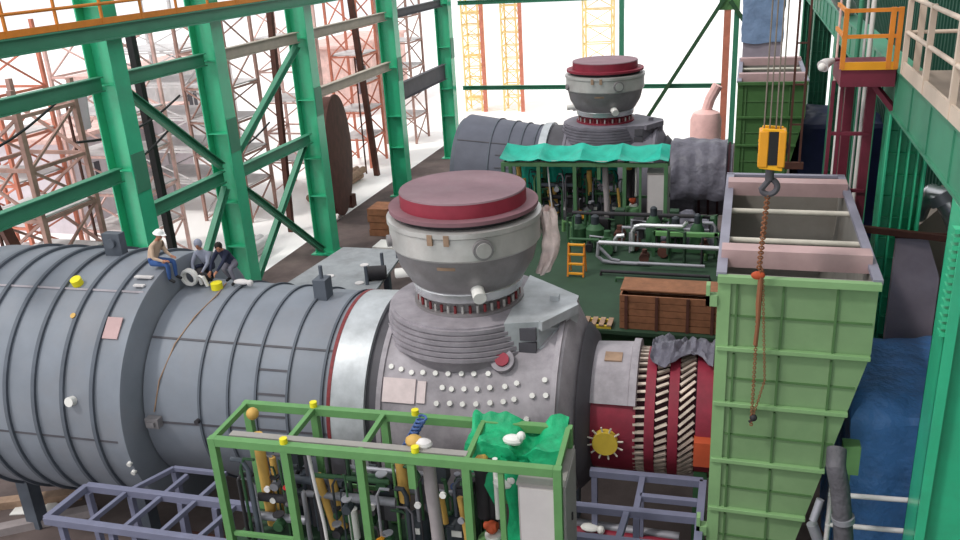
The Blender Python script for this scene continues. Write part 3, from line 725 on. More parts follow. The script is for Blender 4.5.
# ------------------------------------------------------------------ lilac steel support frames
def lilac(name_label, z, pts, rails, legs):
    x0 = min(p[0] for a in rails for p in a[:2]); y0 = min(p[1] for a in rails for p in a[:2])
    T = thing('support_frame', name_label, 'steel frame', (x0, y0, 0))
    for a in rails: part(T, 'beam', MB().bar((a[0][0], a[0][1], z), (a[1][0], a[1][1], z), a[2], a[2] * 1.1), 'lilac', bevel=.008)
    for l in legs: part(T, 'leg', MB().bar((l[0], l[1], 0), (l[0] + l[2], l[1], z - .08), .13), 'lilac')
w = .16
lilac('lilac grey steel support frame under the big exhaust casing', 3.7, None,
      [((-14.25, 12.05), (-9.7, 12.2), w), ((-14.2, 13.3), (-9.7, 13.45), w), ((-14.25, 12.05), (-14.2, 13.3), w * .9),
       ((-13.2, 12.1), (-13.1, 13.3), .1), ((-12.3, 12.1), (-12.1, 14.2), .1), ((-11.4, 12.1), (-11.2, 14.3), .1), ((-10.5, 12.1), (-10.3, 13.4), .1),
       ((-13.1, 13.3), (-12.6, 14.4), .1), ((-12.6, 14.4), (-11.2, 14.45), .1)],
      [(-13.9, 12.1, 0), (-13.0, 13.3, 0), (-12.9, 12.15, .3), (-11.9, 13.35, .2), (-12.0, 12.15, 0), (-11.0, 13.35, .2), (-10.4, 12.2, 0), (-12.6, 14.4, 0), (-11.3, 14.4, 0), (-14.1, 13.2, 0)])
lilac('lilac grey steel support frame beneath the red compressor', 3.7, None,
      [((-2.9, 16.3), (-.42, 16.4), w), ((-3.5, 14.95), (-.42, 15.1), w), ((-3.5, 13.95), (-.42, 14.1), w), ((-.42, 13.2), (-.42, 16.4), w),
       ((-1.72, 15.0), (-1.72, 16.35), .13), ((-2.0, 13.2), (-1.9, 15.0), .13), ((-3.2, 13.2), (-3.1, 15.0), .13), ((-1.7, 15.6), (-.5, 15.65), .13)],
      [(-3.4, 15.0, 0), (-1.7, 15.0, 0), (-.45, 13.3, 0), (-.45, 15.0, 0), (-1.75, 16.3, 0), (-2.8, 16.3, 0), (-1.9, 13.3, 0)])

# ------------------------------------------------------------------ plastic covers and tarpaulins
def blob_cover(name, x0, x1, y0, y1, z0, z1, m, label, cat, s=2.0, amp=.12, rnd_=.6, seed=0, floorz=None):
    """a sheet thrown over a bulky block: rounded top, folds hanging down to z0"""
    def fn(u, v):
        a = 2 * PI * u; c, q_ = math.cos(a), math.sin(a)
        e = 1 / max(abs(c), abs(q_)); e = 1 + (e - 1) * .8
        if v < .35: t = v / .35; k = t; z = z1
        else: k = 1; z = z1 - (v - .35) / .65 * (z1 - z0)
        rr_ = k
        if v < .45: z -= rnd_ * max(0, k - .55) ** 2 * (1 if v < .35 else 1)
        if v >= .35: z = z1 - rnd_ * .2 - (v - .35) / .65 * (z1 - rnd_ * .2 - z0)
        fold = math.sin(a * 17 + nz(c * 2, q_ * 2, seed) * 6) * amp * .5 * max(0, v - .35) + nz(c * s, q_ * s, z * .7 + seed) * amp
        rx, ry = (x1 - x0) / 2, (y1 - y0) / 2
        return ((x0 + x1) / 2 + c * e * rr_ * rx + c * fold, (y0 + y1) / 2 + q_ * e * rr_ * ry + q_ * fold, z + (nz(c * k * 3, q_ * k * 3, seed + 4) * amp * .8 if v < .9 else 0))
    return solo(name, MB().grid(fn, 96, 30), m, label, cat)
blob_cover('blue_tarpaulin', 2.3, 5.8, 15.9, 19.8, 2.0, 6.2, 'blue_tarp', 'blue tarpaulin over the generator beside the bright green hopper', 'tarpaulin', amp=.16, rnd_=1.0, seed=1)
T = thing('generator', 'machine hidden under the blue tarpaulin, only its plinth showing', 'generator', (4.3, 18.1, 0))
part(T, 'plinth', MB().bb(3.1, 5.3, 16.6, 19.4, 0, 2.6), 'dark')
part(T, 'stator', MB().lathe([(3.2, 1.2), (5.2, 1.2)], (0, 18.0, 3.9), 'x', 40), 'dark')
blob_cover('navy_tarpaulin', 2.2, 5.6, 37.2, 41.4, 2.5, 7.5, 'navy_tarp', 'dark navy tarpaulin beyond, next to the darker green hopper', 'tarpaulin', amp=.15, rnd_=1, seed=3)
T = thing('generator', 'machine hidden under the dark navy tarpaulin', 'generator', (3.9, 39.3, 0))
part(T, 'plinth', MB().bb(2.7, 5.1, 38, 40.6, 0, 2.8), 'dark')
part(T, 'stator', MB().lathe([(2.9, 1.2), (5.0, 1.2)], (0, 39.3, 4.0), 'x', 40), 'dark')
# crumpled grey sheet on the near compressor, pile on the far one
def heap(x0, x1, y0, y1, z, h, s, seed):
    def fn(u, v):
        e = (math.sin(u * PI) * math.sin(v * PI)) ** .5
        return (x0 + u * (x1 - x0), y0 + v * (y1 - y0), z + h * e * (.75 + nz(u * s, v * s, seed) * .35 + nz(u * s * 3, v * s * 3, seed) * .12))
    return MB().grid(fn, 36, 24, .02)
def over(u, v):
    a = math.radians(72 + v * 80 - 8 * math.sin(u * 7)); rr_ = 1.6 + .06 + nz(u * 7, v * 5, 8) * .2 + nz(u * 17, v * 11, 3) * .06
    return (-1.75 + u * 1.4, 18.3 - math.cos(a) * rr_, 4.34 + math.sin(a) * rr_ + .05)
solo('plastic_sheet', MB().grid(over, 36, 26, .02), 'plastic_grey', 'crumpled dark grey plastic sheet on top of the red compressor', 'plastic sheet')
def over2(u, v):
    a = math.radians(-15 + v * 120); rr_ = 1.86 + nz(u * 4, v * 5, 2) * .14 + .02 * math.sin(u * 25)
    return (-3.0 + u * 2.4, 39.4 - math.cos(a) * rr_, 4.34 + math.sin(a) * rr_)
solo('plastic_sheet', MB().grid(over2, 40, 30, .02), 'plastic_grey', 'dusty purple-grey plastic sheet over the farther compressor', 'plastic sheet')
solo('plastic_heap', heap(-2.9, -.6, 31.4, 33.0, DK, 1.3, 3, 6), 'plastic_grey', 'heap of grey plastic beside the farther pipe frame', 'plastic sheet')
def bag(u, v):
    a = 2 * PI * u; w_ = .26 + .1 * math.sin(v * PI) + .06 * math.sin(a * 4 + v * 7) + nz(math.cos(a) * 2, math.sin(a) * 2, v * 5) * .08
    return (-4.3 + math.cos(a) * w_ * .55 - .35 * max(0, v - .6) + .1 * math.sin(v * 3), 18.75 + math.sin(a) * w_ * .9, 9.15 - v * 1.6)
solo('plastic_curtain', MB().grid(bag, 32, 24), 'plastic_pink', 'pinkish translucent plastic hanging beside the silver combustor', 'plastic sheet')

# ------------------------------------------------------------------ grey deck plates behind the near turbine
T = thing('deck_platform', 'grey plate platform with holes behind the near turbine', 'platform', (-11.6, 22.8, 0))
pl = MB().prism([(-13.4, 21.0), (-10.2, 21.0), (-10.7, 25.2), (-13.0, 25.2)], 5.42, 5.5)
part(T, 'plate', pl, 'deck_plate')
for x, y in ((-12.2, 22.5), (-11.5, 23.6), (-11.0, 22.1)):
    part(T, 'hatch_cover', MB().cyl((x, y, 5.5), (x, y, 5.53), .14), 'pale_grey')
for x, y in ((-12.5, 21.4), (-10.6, 21.4), (-12.6, 24.6), (-11.2, 24.6)): part(T, 'leg', MB().bb(x - .1, x + .1, y - .1, y + .1, 0, 5.42), 'exh_rib')
for k in range(3): part(T, 'handrail_post', MB().bb(-10.75 + k * .02, -10.67 + k * .02, 22.0 + k * 1.2, 22.08 + k * 1.2, 5.5, 6.1), 'exh_rib')
part(T, 'dark_motor', MB().cyl((-10.9, 22.4, 5.72), (-10.3, 22.6, 5.72), .22), 'dark')

# ------------------------------------------------------------------ crane hook, ropes and chain sling
hx, hy = .48, 14.4
T = thing('crane_hook_block', 'yellow crane hook block on thin ropes above the bright green hopper', 'crane hook', (hx, hy, 11.0))
chk = [(-.19, 11.34), (.17, 11.3), (.21, 11.7), (.16, 11.98), (-.16, 12.0), (-.22, 11.75)]
for y in (-.15, .11): part(T, 'cheek_plate', MB().prism_y([(hx + a, b) for a, b in chk], hy + y, hy + y + .04), 'hook_yellow', bevel=.01)
for x0_, x1_ in ((-.215, -.06), (.085, .205)): part(T, 'side_guard', MB().bb(hx + x0_, hx + x1_, hy - .17, hy + .15, 11.36, 11.96), 'amber', bevel=.02)
for y in (-.06, .04): part(T, 'sheave', MB().cyl((hx + .01, hy + y - .03, 11.66), (hx + .01, hy + y + .03, 11.66), .24, seg=24), 'black')
part(T, 'dark_slot', MB().bb(hx - .06, hx + .085, hy - .16, hy - .14, 11.4, 11.95), 'black')
part(T, 'swivel', MB().cyl((hx - .01, hy, 11.12), (hx - .01, hy, 11.36), .07), 'case_dark')
hk = [(hx - .01 + .13 * math.sin(a), hy, 11.0 - .13 * math.cos(a)) for a in [x * .3 - 1.2 for x in range(14)]]
part(T, 'hook', MB().tube([(hx - .01, hy, 11.2)] + [(hx - .01, hy, 11.12)] + hk, .05, 8), 'case_dark')
for x in (-.18, -.07, .05, .14):
    part(T, 'wire_rope', MB().cyl((hx + x * .8, hy, 11.9), (hx + x * .6, hy, 19.0), .012, seg=6), 'wire')
T = thing('crane_trolley', 'crane trolley high overhead carrying the hook ropes', 'crane', (hx, hy, 19))
part(T, 'trolley_body', MB().bb(hx - .8, hx + .8, hy - .6, hy + .6, 19, 19.8), 'amber')
part(T, 'bridge_beam', MB().bb(-21, 6.0, hy - 1.1, hy - .7, 19, 20), 'amber')
part(T, 'bridge_beam', MB().bb(-21, 6.0, hy + .7, hy + 1.1, 19, 20), 'amber')
T = thing('hanging_chain', 'rusty chain sling hanging from the yellow hook down the bright green hopper', 'chain', (hx, hy, 6.5))
def links(p0, p1, n, r):
    mb = MB(); p0, p1 = Vector(p0), Vector(p1); d = (p1 - p0) / n
    for i in range(n):
        c = p0 + d * (i + .5); u = d.normalized(); s = u.cross(Vector((0, 1, 0))).normalized() if i % 2 else Vector((0, 1, 0))
        ring = [c + u * (math.cos(t) * d.length * .62) + s * (math.sin(t) * r * 2.0) for t in [2 * PI * k / 8 for k in range(9)]]
        mb.tube(ring, r * .8, 5, caps=False)
    return mb
part(T, 'chain', links((hx - .02, hy, 10.88), (.40, hy, 9.55), 30, .02), 'rope_brown')
part(T, 'chain', links((.42, hy, 9.6), (.44, hy, 6.45), 70, .013), 'rope_brown')
part(T, 'chain', links((.46, hy, 9.55), (.62, hy, 7.4), 50, .010), 'rope_brown')
part(T, 'chain', links((.62, hy, 7.4), (.47, hy, 6.7), 16, .010), 'rope_brown')
part(T, 'shackle', MB().ball((.39, hy, 9.42), .1, 10, (1.2, .5, .8)), 'rust_orange')
part(T, 'hook', MB().ball((.47, hy, 6.62), .07, 8).bar((.47, hy, 6.6), (.4, hy, 6.52), .04), 'dark')
part(T, 'rope_wrap', MB().tube([(.44, hy, 9.4), (.43, hy, 8.9), (.44, hy, 8.5), (.42, hy, 8.1)], [.045, .05, .035, .04], 8), 'rope_brown')

# ------------------------------------------------------------------ steelwork of the open side (x = -21)
XL = -21.0
def ibeam(mb, p0, p1, depth, width, tf=.05, up=(0, 0, 1)):
    """I section: two flanges a depth apart along up, and a web"""
    p0, p1, u = Vector(p0), Vector(p1), Vector(up)
    a = (p1 - p0).normalized(); r = a.cross(u).normalized(); u = r.cross(a)
    for s in (-1, 1):
        o = u * (s * (depth / 2 - tf / 2)); mb.bar(p0 + o, p1 + o, width, tf, up=u)
    mb.bar(p0, p1, tf, depth - 2 * tf, up=u)
    return mb
colY = [24.9, 31.0, 38.9, 50.0, 60.3]
names = ['green steel column rising right behind the ribbed exhaust casing', 'green steel column where the diagonal braces cross, second along the open side',
         'green steel column just before the rusty round duct', 'green steel column just past the rusty round duct', 'green steel column at the far end of the open side']
for i, y in enumerate(colY):
    T = thing('steel_column', names[i], 'column', (XL, y, 0), group='columns of the open side', kind='thing')
    part(T, 'shaft', ibeam(MB(), (XL, y, .06), (XL, y, 17), 1.05, .78, .06, up=(1, 0, 0)), 'col_green', bevel=.01)
    for z in (3.2, 5.2, 8.2, 11.2, 13.8): part(T, 'stiffener', MB().bb(XL - .45, XL + .45, y - .36, y + .36, z - .02, z + .02), 'col_green')
    part(T, 'base_plate', MB().bb(XL - .7, XL + .7, y - .6, y + .6, 0, .06), 'col_green')
    part(T, 'splice_plate', MB().bb(XL + .525, XL + .56, y - .36, y + .36, 7.4, 8.8), 'beam_green')
def girt(y0, y1, z, lab, m='beam_green', d=.5, x=XL):
    return solo('steel_beam', ibeam(MB(), (x, y0, z), (x, y1, z), d, .3, .04), m, lab, 'beam', 'beams of the open side', 'thing')
first = ['between the ribbed exhaust casing and the frame edge', 'from the first to the second green column', 'from the second to the third green column', 'from the third to the fourth green column', 'from the fourth to the fifth green column']
segs = [(13.0, 24.45), (25.35, 30.55), (31.45, 38.45), (39.35, 49.55), (50.45, 59.85)]
for i, (a, b) in enumerate(segs):
    girt(a, b, 11.28, 'upper horizontal beam ' + first[i], 'beam_green' if i in (0, 1) else 'case_dark' if i == 4 else 'beam_tan')
lowz = [8.1, 6.4, 6.3, 8.35, 6.5]
for i, (a, b) in enumerate(segs):
    girt(a, b, lowz[i], 'lower horizontal beam ' + first[i], 'beam_green' if i < 3 else 'case_dark' if i == 4 else 'beam_tan', 1.1 if i == 4 else .5)
def brace(p0, p1, lab, d=.3, xo=0):
    solo('diagonal_brace', ibeam(MB(), (XL + xo, p0[0], p0[1]), (XL + xo, p1[0], p1[1]), d, .26, .04), 'beam_green', lab, 'brace', 'diagonal braces of the open side', 'thing')
brace((25.5, 10.9), (30.6, 6.85), 'diagonal brace falling from the first green column to the crossing on the second')
brace((31.4, 5.9), (38.4, .3), 'diagonal brace falling from the crossing on the second green column to the floor')
brace((38.4, 10.9), (31.5, 6.9), 'diagonal brace rising from the second green column to the top of the third')
brace((38.4, 6.0), (31.6, .4), 'diagonal brace from the second green column foot up to the middle of the third', xo=-.3)
brace((30.6, 5.9), (25.6, .5), 'diagonal brace behind the workers running up to the crossing on the second green column')
# girder with orange walkway rail
g_ = thing('walkway_girder', 'long green girder with an orange handrail across the upper open side', 'girder', (XL, 15, 12.75), kind='thing')
part(g_, 'girder_beam', ibeam(MB(), (XL + .8, 13, 13.0), (XL + .8, 60, 13.0), .5, .4, .05), 'beam_green')
part(g_, 'toe_board', MB().bb(XL + .95, XL + .99, 13, 50, 13.26, 13.46), 'orange_rail', 'orange toe board')
for z in (13.9, 14.5): part(g_, 'handrail', MB().cyl((XL + .97, 13, z), (XL + .97, 50, z), .05, seg=8), 'orange_rail', 'orange handrail')
for k in range(19): part(g_, 'rail_post', MB().bb(XL + .93, XL + 1.0, 14.0 + k * 2 - .04, 14.04 + k * 2, 13.26, 14.5), 'orange_rail')
part(g_, 'walkway_floor', MB().bb(XL + .54, XL + .97, 13, 50, 13.25, 13.28), 'rust_dark')

# ------------------------------------------------------------------ far end frame (y = 62)
YE = 62.0
def endbar(name, mb, m, lab, cat, kind='thing'): return solo(name, mb, m, lab, cat, None, kind)
endbar('steel_beam', ibeam(MB(), (-20.4, YE, 4.95), (-1.56, YE, 4.95), .3, .25, .04), 'beam_green', 'thin green horizontal beam crossing the bright far end', 'beam')
endbar('steel_beam', ibeam(MB(), (-20.4, YE, 11.1), (-1.6, YE, 11.1), .3, .25, .04), 'beam_green', 'topmost green beam of the bright far end', 'beam')
endbar('steel_post', MB().bar((-8.45, YE, 5.1), (-8.45, YE, 17), .32), 'beam_green', 'green post of the far end above the farther combustor', 'post')
endbar('steel_post', MB().bar((-1.35, YE, 0), (-1.35, YE, 17), .45), 'scaf_red', 'rust red post of the far end beside the darker hopper', 'post')
endbar('steel_post', MB().bar((-.75, YE, 0), (-.75, YE, 17), .35), 'beam_green', 'green post of the far end touching the rust red post', 'post')
endbar('diagonal_brace', MB().bar((-6.9, YE - .3, 2.2), (-1.5, YE - .3, 10.9), .26), 'pump_green', 'long diagonal brace leaning across the bright far end', 'brace')
endbar('diagonal_brace', MB().bar((-1.2, YE - .4, 10.6), (1.4, YE - .4, 6.9), .26), 'pump_green', 'short diagonal brace behind the pale blue wrapped duct', 'brace')
endbar('gusset_plate', MB().bb(-1.9, -.6, YE - .25, YE - .2, 10.0, 11.6), 'frame_green', 'green gusset plate where the far end braces meet', 'plate')
T = thing('pink_drum', 'glare-paled pink vessel standing beyond the far compressor', 'vessel', (-2.1, 52, 0))
part(T, 'vessel_body', MB().lathe([(0, .9), (4.6, .9), (5.0, .75), (5.2, .3)], (-2.1, 52, 0), 'z', 32), 'pink_red')
part(T, 'vessel_pipe', MB().tube([(-2.1, 52, 5.1), (-1.9, 52, 5.8), (-1.5, 52, 6.6)], .3), 'pink_red')

# ------------------------------------------------------------------ structures outside
def tower(cx_, cy_, wx, wy, h, m, lab, grp, braces=True, planks=0, step=2.0, t=.16, mp='pale_grey'):
    T = thing('scaffold_tower', lab, 'scaffold', (cx_, cy_, -.1), group=grp)
    P = [(cx_ + a * wx / 2, cy_ + b * wy / 2) for a, b in ((-1, -1), (1, -1), (1, 1), (-1, 1))]
    for p in P: part(T, 'standard', MB().bar((p[0], p[1], -.1), (p[0], p[1], h), t), m)
    n = int(h / step)
    for k in range(1, n + 1):
        for i in range(4):
            a, b = P[i], P[(i + 1) % 4]; part(T, 'ledger', MB().bar((a[0], a[1], k * step), (b[0], b[1], k * step), t * .7), m)
    if braces:
        for k in range(n):
            for i in range(4):
                a, b = P[i], P[(i + 1) % 4]
                if k % 2: a, b = b, a
                part(T, 'bracing_bar', MB().bar((a[0], a[1], k * step), (b[0], b[1], (k + 1) * step), t * .5), m)
    for k in range(planks):
        z = step * (1 + k * max(1, n // max(1, planks)))
        part(T, 'plank_deck', MB().bb(cx_ - wx / 2, cx_ + wx / 2, cy_ - wy / 2, cy_ + wy / 2, z + .1, z + .18), mp)
    return T
G1 = 'scaffolds outside the open side'
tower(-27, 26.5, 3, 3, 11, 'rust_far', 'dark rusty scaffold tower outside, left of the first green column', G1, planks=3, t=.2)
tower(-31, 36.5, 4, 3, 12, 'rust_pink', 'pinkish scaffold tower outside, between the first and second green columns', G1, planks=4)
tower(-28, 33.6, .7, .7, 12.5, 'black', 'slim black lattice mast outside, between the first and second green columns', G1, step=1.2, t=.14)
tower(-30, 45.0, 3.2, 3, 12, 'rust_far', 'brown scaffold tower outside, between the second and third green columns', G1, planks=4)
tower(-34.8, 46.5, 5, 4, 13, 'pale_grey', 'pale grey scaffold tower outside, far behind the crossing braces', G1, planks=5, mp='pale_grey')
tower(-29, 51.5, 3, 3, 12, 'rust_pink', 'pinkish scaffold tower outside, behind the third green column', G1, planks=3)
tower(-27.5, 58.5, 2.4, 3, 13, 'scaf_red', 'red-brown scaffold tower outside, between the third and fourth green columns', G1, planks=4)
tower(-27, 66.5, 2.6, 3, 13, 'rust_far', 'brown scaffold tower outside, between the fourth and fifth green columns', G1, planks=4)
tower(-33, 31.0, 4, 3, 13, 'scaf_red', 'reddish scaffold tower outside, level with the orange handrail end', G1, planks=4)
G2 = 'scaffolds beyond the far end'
tower(-25.0, 80, 1.6, 1.6, 14, 'scaf_orange', 'glare-paled orange scaffold tower beyond the far end, nearest the green columns', G2, step=1.0, t=.14, planks=3, mp='scaf_orange')
tower(-21.3, 80, 1.4, 1.4, 14, 'scaf_orange', 'glare-paled orange scaffold tower beyond the far end, second from the green columns', G2, step=1.2, t=.14)
tower(-13.0, 80, 2.6, 1.6, 14, 'scaf_orange', 'glare-paled orange scaffold tower beyond the far end, behind the farther combustor', G2, step=1.5, t=.14)
def mast(x, y, h, w_, lab):
    solo('steel_mast', MB().bar((x, y, -.1), (x, y, h), w_), 'scaf_red', lab, 'mast', 'masts beyond the far end', 'thing')
mast(-23.8, 79, 14, .3, 'rust red mast beside the glare-paled orange scaffold nearest the green columns')
mast(-20.1, 79, 14, .3, 'rust red mast beside the second glare-paled orange scaffold')
def post_out(x, y, h, lean, m, lab, w_=.3):
    solo('steel_stanchion', MB().bar((x, y, -.1), (x + lean[0], y + lean[1], h), w_), m, lab, 'post', 'posts outside the open side', 'thing')
post_out(-25, 24.5, 12, (-.8, -2.5), 'rust_dark', 'dark rusty leaning post outside, above the ribbed exhaust casing', .35)
post_out(-24, 27.6, 12, (0, .2), 'black', 'black post outside, just left of the first green column', .25)
post_out(-24.5, 30.9, 13, (.4, -.6), 'black', 'black post outside, midway between the first and second green columns', .3)
post_out(-25, 42.2, 13, (0, 1), 'rust_dark', 'dark post outside, between the second and third green columns', .3)
post_out(-25, 55.0, 13, (0, -1.5), 'rust_dark', 'dark post outside, behind the fourth green column', .35)
post_out(-24, 58.0, 13, (0, .5), 'pump_green', 'dull green post outside, just past the fourth green column', .3)
post_out(-26, 47.5, 12, (0, 0), 'frame_green', 'light green post outside, over the rusty round duct', .3)
def wallblock(x0, x1, y0, y1, h, m, lab):
    T = thing('site_hut', lab, 'building', ((x0 + x1) / 2, (y0 + y1) / 2, -.1))
    part(T, 'hut_wall', MB().bb(x0, x1, y0, y1, -.1, h), m)
    part(T, 'hut_roof', MB().bb(x0 - .3, x1 + .3, y0 - .3, y1 + .3, h, h + .25), 'rust_pink')
    for k in range(3):
        yy = y0 + (y1 - y0) * (k + .5) / 3
        w_ = part(T, 'window', MB().bb(x1, x1 + .06, yy - .6, yy + .6, h * .45, h * .7), 'case_dark')
        part(w_, 'window_frame', MB().bb(x1 + .06, x1 + .1, yy - .05, yy + .05, h * .45, h * .7), 'pale_grey')
wallblock(-44, -38, 40, 52, 5.5, 'mauve_pale', 'mauve grey site hut outside, seen between the second and third green columns')
wallblock(-42, -36, 76, 90, 6.5, 'rust_pink', 'pinkish brick site hut outside, seen between the third and fourth green columns')
wallblock(-50, -44, 55, 68, 7, 'pale_grey', 'pale grey site hut outside, farthest back on the open side')
for x, y, z, w2, h2, m, lab in ((-26.0, 24.0, 9.0, 1.0, 1.5, 'mauve_wall', 'mauve sheet hung outside, right above the ribbed exhaust casing'), (-27.5, 30.4, 8.4, 1.2, 1.8, 'mauve_pale', 'pale mauve sheet hung outside by the black mast'),
                                (-25.5, 37.0, 7.4, 1.0, 1.5, 'mauve_wall', 'mauve sheet hung outside just left of the third green column'), (-26.0, 56.0, 5.6, 1.0, 2.4, 'mauve_wall', 'mauve sheet hung outside beside the fourth green column')):
    T = thing('hanging_sheet', lab, 'sheet', (x, y, z), group='sheets hung outside')
    part(T, 'sheet_cloth', MB().grid(lambda u, v: (x + .12 * math.sin(u * 9 + v * 2), y - w2 / 2 + u * w2, z + h2 * (1 - v) + nz(u * 4, v * 4) * .1), 14, 14, .02), m)
    part(T, 'sheet_pole', MB().bar((x, y - w2 / 2 - .1, -.1), (x, y - w2 / 2 - .1, z + h2 + .2), .09), 'rust_dark')
    part(T, 'sheet_bar', MB().bar((x, y - w2 / 2 - .1, z + h2 + .05), (x, y + w2 / 2 + .1, z + h2 + .05), .07), 'rust_dark')
for i, (z0_, z1_, y0_, y1_) in enumerate(((9.6, 10.6, 18.5, 25.0), (7.4, 8.4, 24.5, 31.0), (9.0, 9.6, 25.5, 32.0), (6.6, 7.0, 33.0, 39.0))):
    solo('hanging_cable', MB().tube([(-23.5, y0_ + (y1_ - y0_) * k / 8, z0_ + (z1_ - z0_) * k / 8 - .5 * math.sin(PI * k / 8)) for k in range(9)], .05, 6), 'black',
         ('dark cable strung outside above the ribbed exhaust casing', 'dark cable strung outside, lowest between the first two green columns', 'dark cable strung outside, highest between the first two green columns', 'dark cable strung outside by the crossing braces')[i], 'cable', 'cables strung outside')
# clutter low outside: pipes and sheets laid on the ground
for i, (x, y, l, m, lab) in enumerate(((-25.5, 29.5, 5, 'rust_pink', 'pinkish pipe bundle lying outside behind the workers'), (-25, 36, 6, 'pale_grey', 'pale pipe bundle lying outside past the crossing braces'), (-26, 51, 6, 'wood', 'brown pipe bundle lying outside by the rusty round duct'))):
    T = thing('pipe_bundle', lab, 'pipes', (x, y, 0))
    for k in range(6): part(T, 'pipe', MB().cyl((x - .8 + k % 3 * .5 + (k // 3) * .25, y - l / 2, .17 + (k // 3) * .42), (x - .8 + k % 3 * .5 + (k // 3) * .25, y + l / 2, .17 + (k // 3) * .42), .24), m)
# rusty round duct
T = thing('round_duct', 'huge rusty round duct end standing outside between the third and fourth green columns', 'duct', (-22.6, 45.8, 0))
Rz = Matrix.Rotation(math.radians(14), 3, 'Z')
def rot(mb, o):
    o = Vector(o); mb.v = [o + Rz @ (v - o) for v in mb.v]; return mb
o_ = (-23.4, 45.8, 3.6)
part(T, 'duct_shell', rot(MB().lathe([(-23.75, 3.5), (-23.3, 3.5), (-23.25, 3.62), (-23.15, 3.62), (-23.1, 3.4)], (0, 45.8, 3.6), 'x', 72), o_), 'rust_dark')
dp = part(T, 'end_plate', rot(MB().lathe([(-23.35, 0.01), (-23.2, 3.42), (-23.35, 3.45)], (0, 45.8, 3.6), 'x', 72), o_), 'rusty_disc', 'brown streaked end plate')
stp = MB()
for k in (-3.4, -.6, .9, 2.4, 4.2):
    hh = math.sqrt(max(0, 3.3 ** 2 - (k * .6) ** 2)); stp.bb(-23.2, -23.16, 45.8 + k * .6 - .05, 45.8 + k * .6 + .05, 3.6 - hh, 3.6 + hh)
part(dp, 'stiffener', rot(stp, o_), 'wood')
for y in (44.2, 47.4): part(T, 'cradle', MB().bb(-24.2, -23.3, y - .3, y + .3, -.1, .7), 'rust_dark')

# ------------------------------------------------------------------ floor clutter
G3 = 'timbers on the floor under the exhaust casing'
for i, (a, b, z, lab) in enumerate((((-21.2, 16.0), (-18.6, 17.2), .12, 'pale timber baulk on the floor below the exhaust casing'),
                                 ((-20.6, 14.6), (-17.6, 16.6), .12, 'grey timber baulk on the floor nearest the lilac frame'),
                                 ((-21.8, 17.6), (-19.6, 18.9), .12, 'brown timber baulk on the floor farthest under the exhaust casing'))):
    solo('timber_baulk', MB().bar((a[0], a[1], z), (b[0], b[1], z), .35, .24), ('wood', 'timber_grey', 'crate')[i], lab, 'timber', G3)
for i, (x, y, r_, lab) in enumerate(((-19.9, 16.25, .3, 'white sheet scrap on the floor touching the pale timber'), (-19.1, 16.45, -.2, 'white sheet scrap on the floor between the timbers'))):
    solo('sheet_scrap', MB().box((x, y, .02), (.7, .5, .03), Matrix.Rotation(r_, 3, 'Z')), 'white_met', lab, 'sheet', 'white scraps on the floor')
solo('cable', MB().tube([(-17.5, 14.2, .03), (-16.5, 14.9, .03), (-15.2, 14.6, .03), (-14.0, 15.3, .03), (-12.6, 15.0, .03)], .04, 6), 'dark', 'dark cable snaking over the floor under the lilac frame', 'cable')
for x, y, s, m, lab in ((-15.4, 14.6, .5, 'dark', 'dark box on the floor below the lilac frame'), (-13.2, 15.5, .6, 'rust_dark', 'rusty box on the floor below the exhaust casing joint'),
                        (-2.6, 16.9, .7, 'rust_dark', 'rusty box on the floor below the red compressor'), (-1.2, 15.8, .6, 'pump_green', 'green box on the floor near the hopper foot')):
    T = thing('tool_box', lab, 'box', (x, y, 0))
    part(T, 'box_body', MB().bb(x - s, x + s, y - s * .6, y + s * .6, 0, s), m, bevel=.02)
    part(T, 'box_handle', MB().tube([(x - .2, y, s), (x - .2, y, s + .12), (x + .2, y, s + .12), (x + .2, y, s)], .02, 6), 'black')
T = thing('pipe_rack', 'low rusty pipe bundle under the red compressor', 'pipes', (-2.2, 15.8, 0))
part(T, 'rack_base', MB().bb(-3.4, -1.0, 15.9, 16.7, 0, 1.9), 'rust_dark')
for k in range(3): part(T, 'pipe', MB().cyl((-3.5, 16.0 + k * .28, 2.03), (-.9, 16.0 + k * .28, 2.03), .12), ('rust_dark', 'comp_red', 'steel')[k])
solo('rag_bundle', MB().ball((-2.9, 16.2, 2.25), .14, 10, (1.6, 1, .6)).ball((-2.65, 16.2, 2.22), .1, 8), 'white_met', 'white rag lying on the pipes under the yellow flange cover', 'rag')
# debris heap behind the near turbine by the third column
for x, y, sx, sy_, h, m, lab in ((-19.2, 42.5, 1.2, 1.5, 1.6, 'crate', 'brown crate on the floor near the foot of the fourth green column'),
                              (-17.2, 38.5, 1.4, 1.2, .8, 'white_met', 'white sheet stack on the floor behind the near turbine'),
                              (-16.2, 42.5, 1.3, 1.0, 1.0, 'rust_dark', 'dark rusty block on the floor behind the near combustor'),
                              (-18.6, 35.2, 1.2, 1.6, .9, 'pale_grey', 'pale block stack on the floor by the third green column'),
                              (-15.2, 47.0, 1.6, 1.2, 1.5, 'wood', 'tan crate on the floor below the farther turbine end')):
    T = thing('crate' if m in ('crate', 'wood') else 'material_stack', lab, 'crate' if m in ('crate', 'wood') else 'stack', (x, y, 0))
    n = 4
    for k in range(n): part(T, 'layer', MB().box((x + .06 * math.sin(k * 2), y, h * (k + .5) / n), (sx, sy_, h / n * .92)), m)
T = thing('pipe_bend', 'dark wrapped pipe rising beside the bright green hopper foot', 'pipe', (2.0, 14.0, 0))
part(T, 'pipe_run', MB().tube([(2.25, 14.0, 0), (2.2, 14.0, 3.5), (2.15, 14.0, 4.6), (2.0, 14.0, 5.6), (1.9, 14.05, 6.0), (1.92, 14.3, 6.2)], .17, 14), 'wrap_dark')
part(T, 'pipe_clamp', MB().cyl((2.12, 14, 4.9), (2.1, 14, 5.0), .2), 'steel')
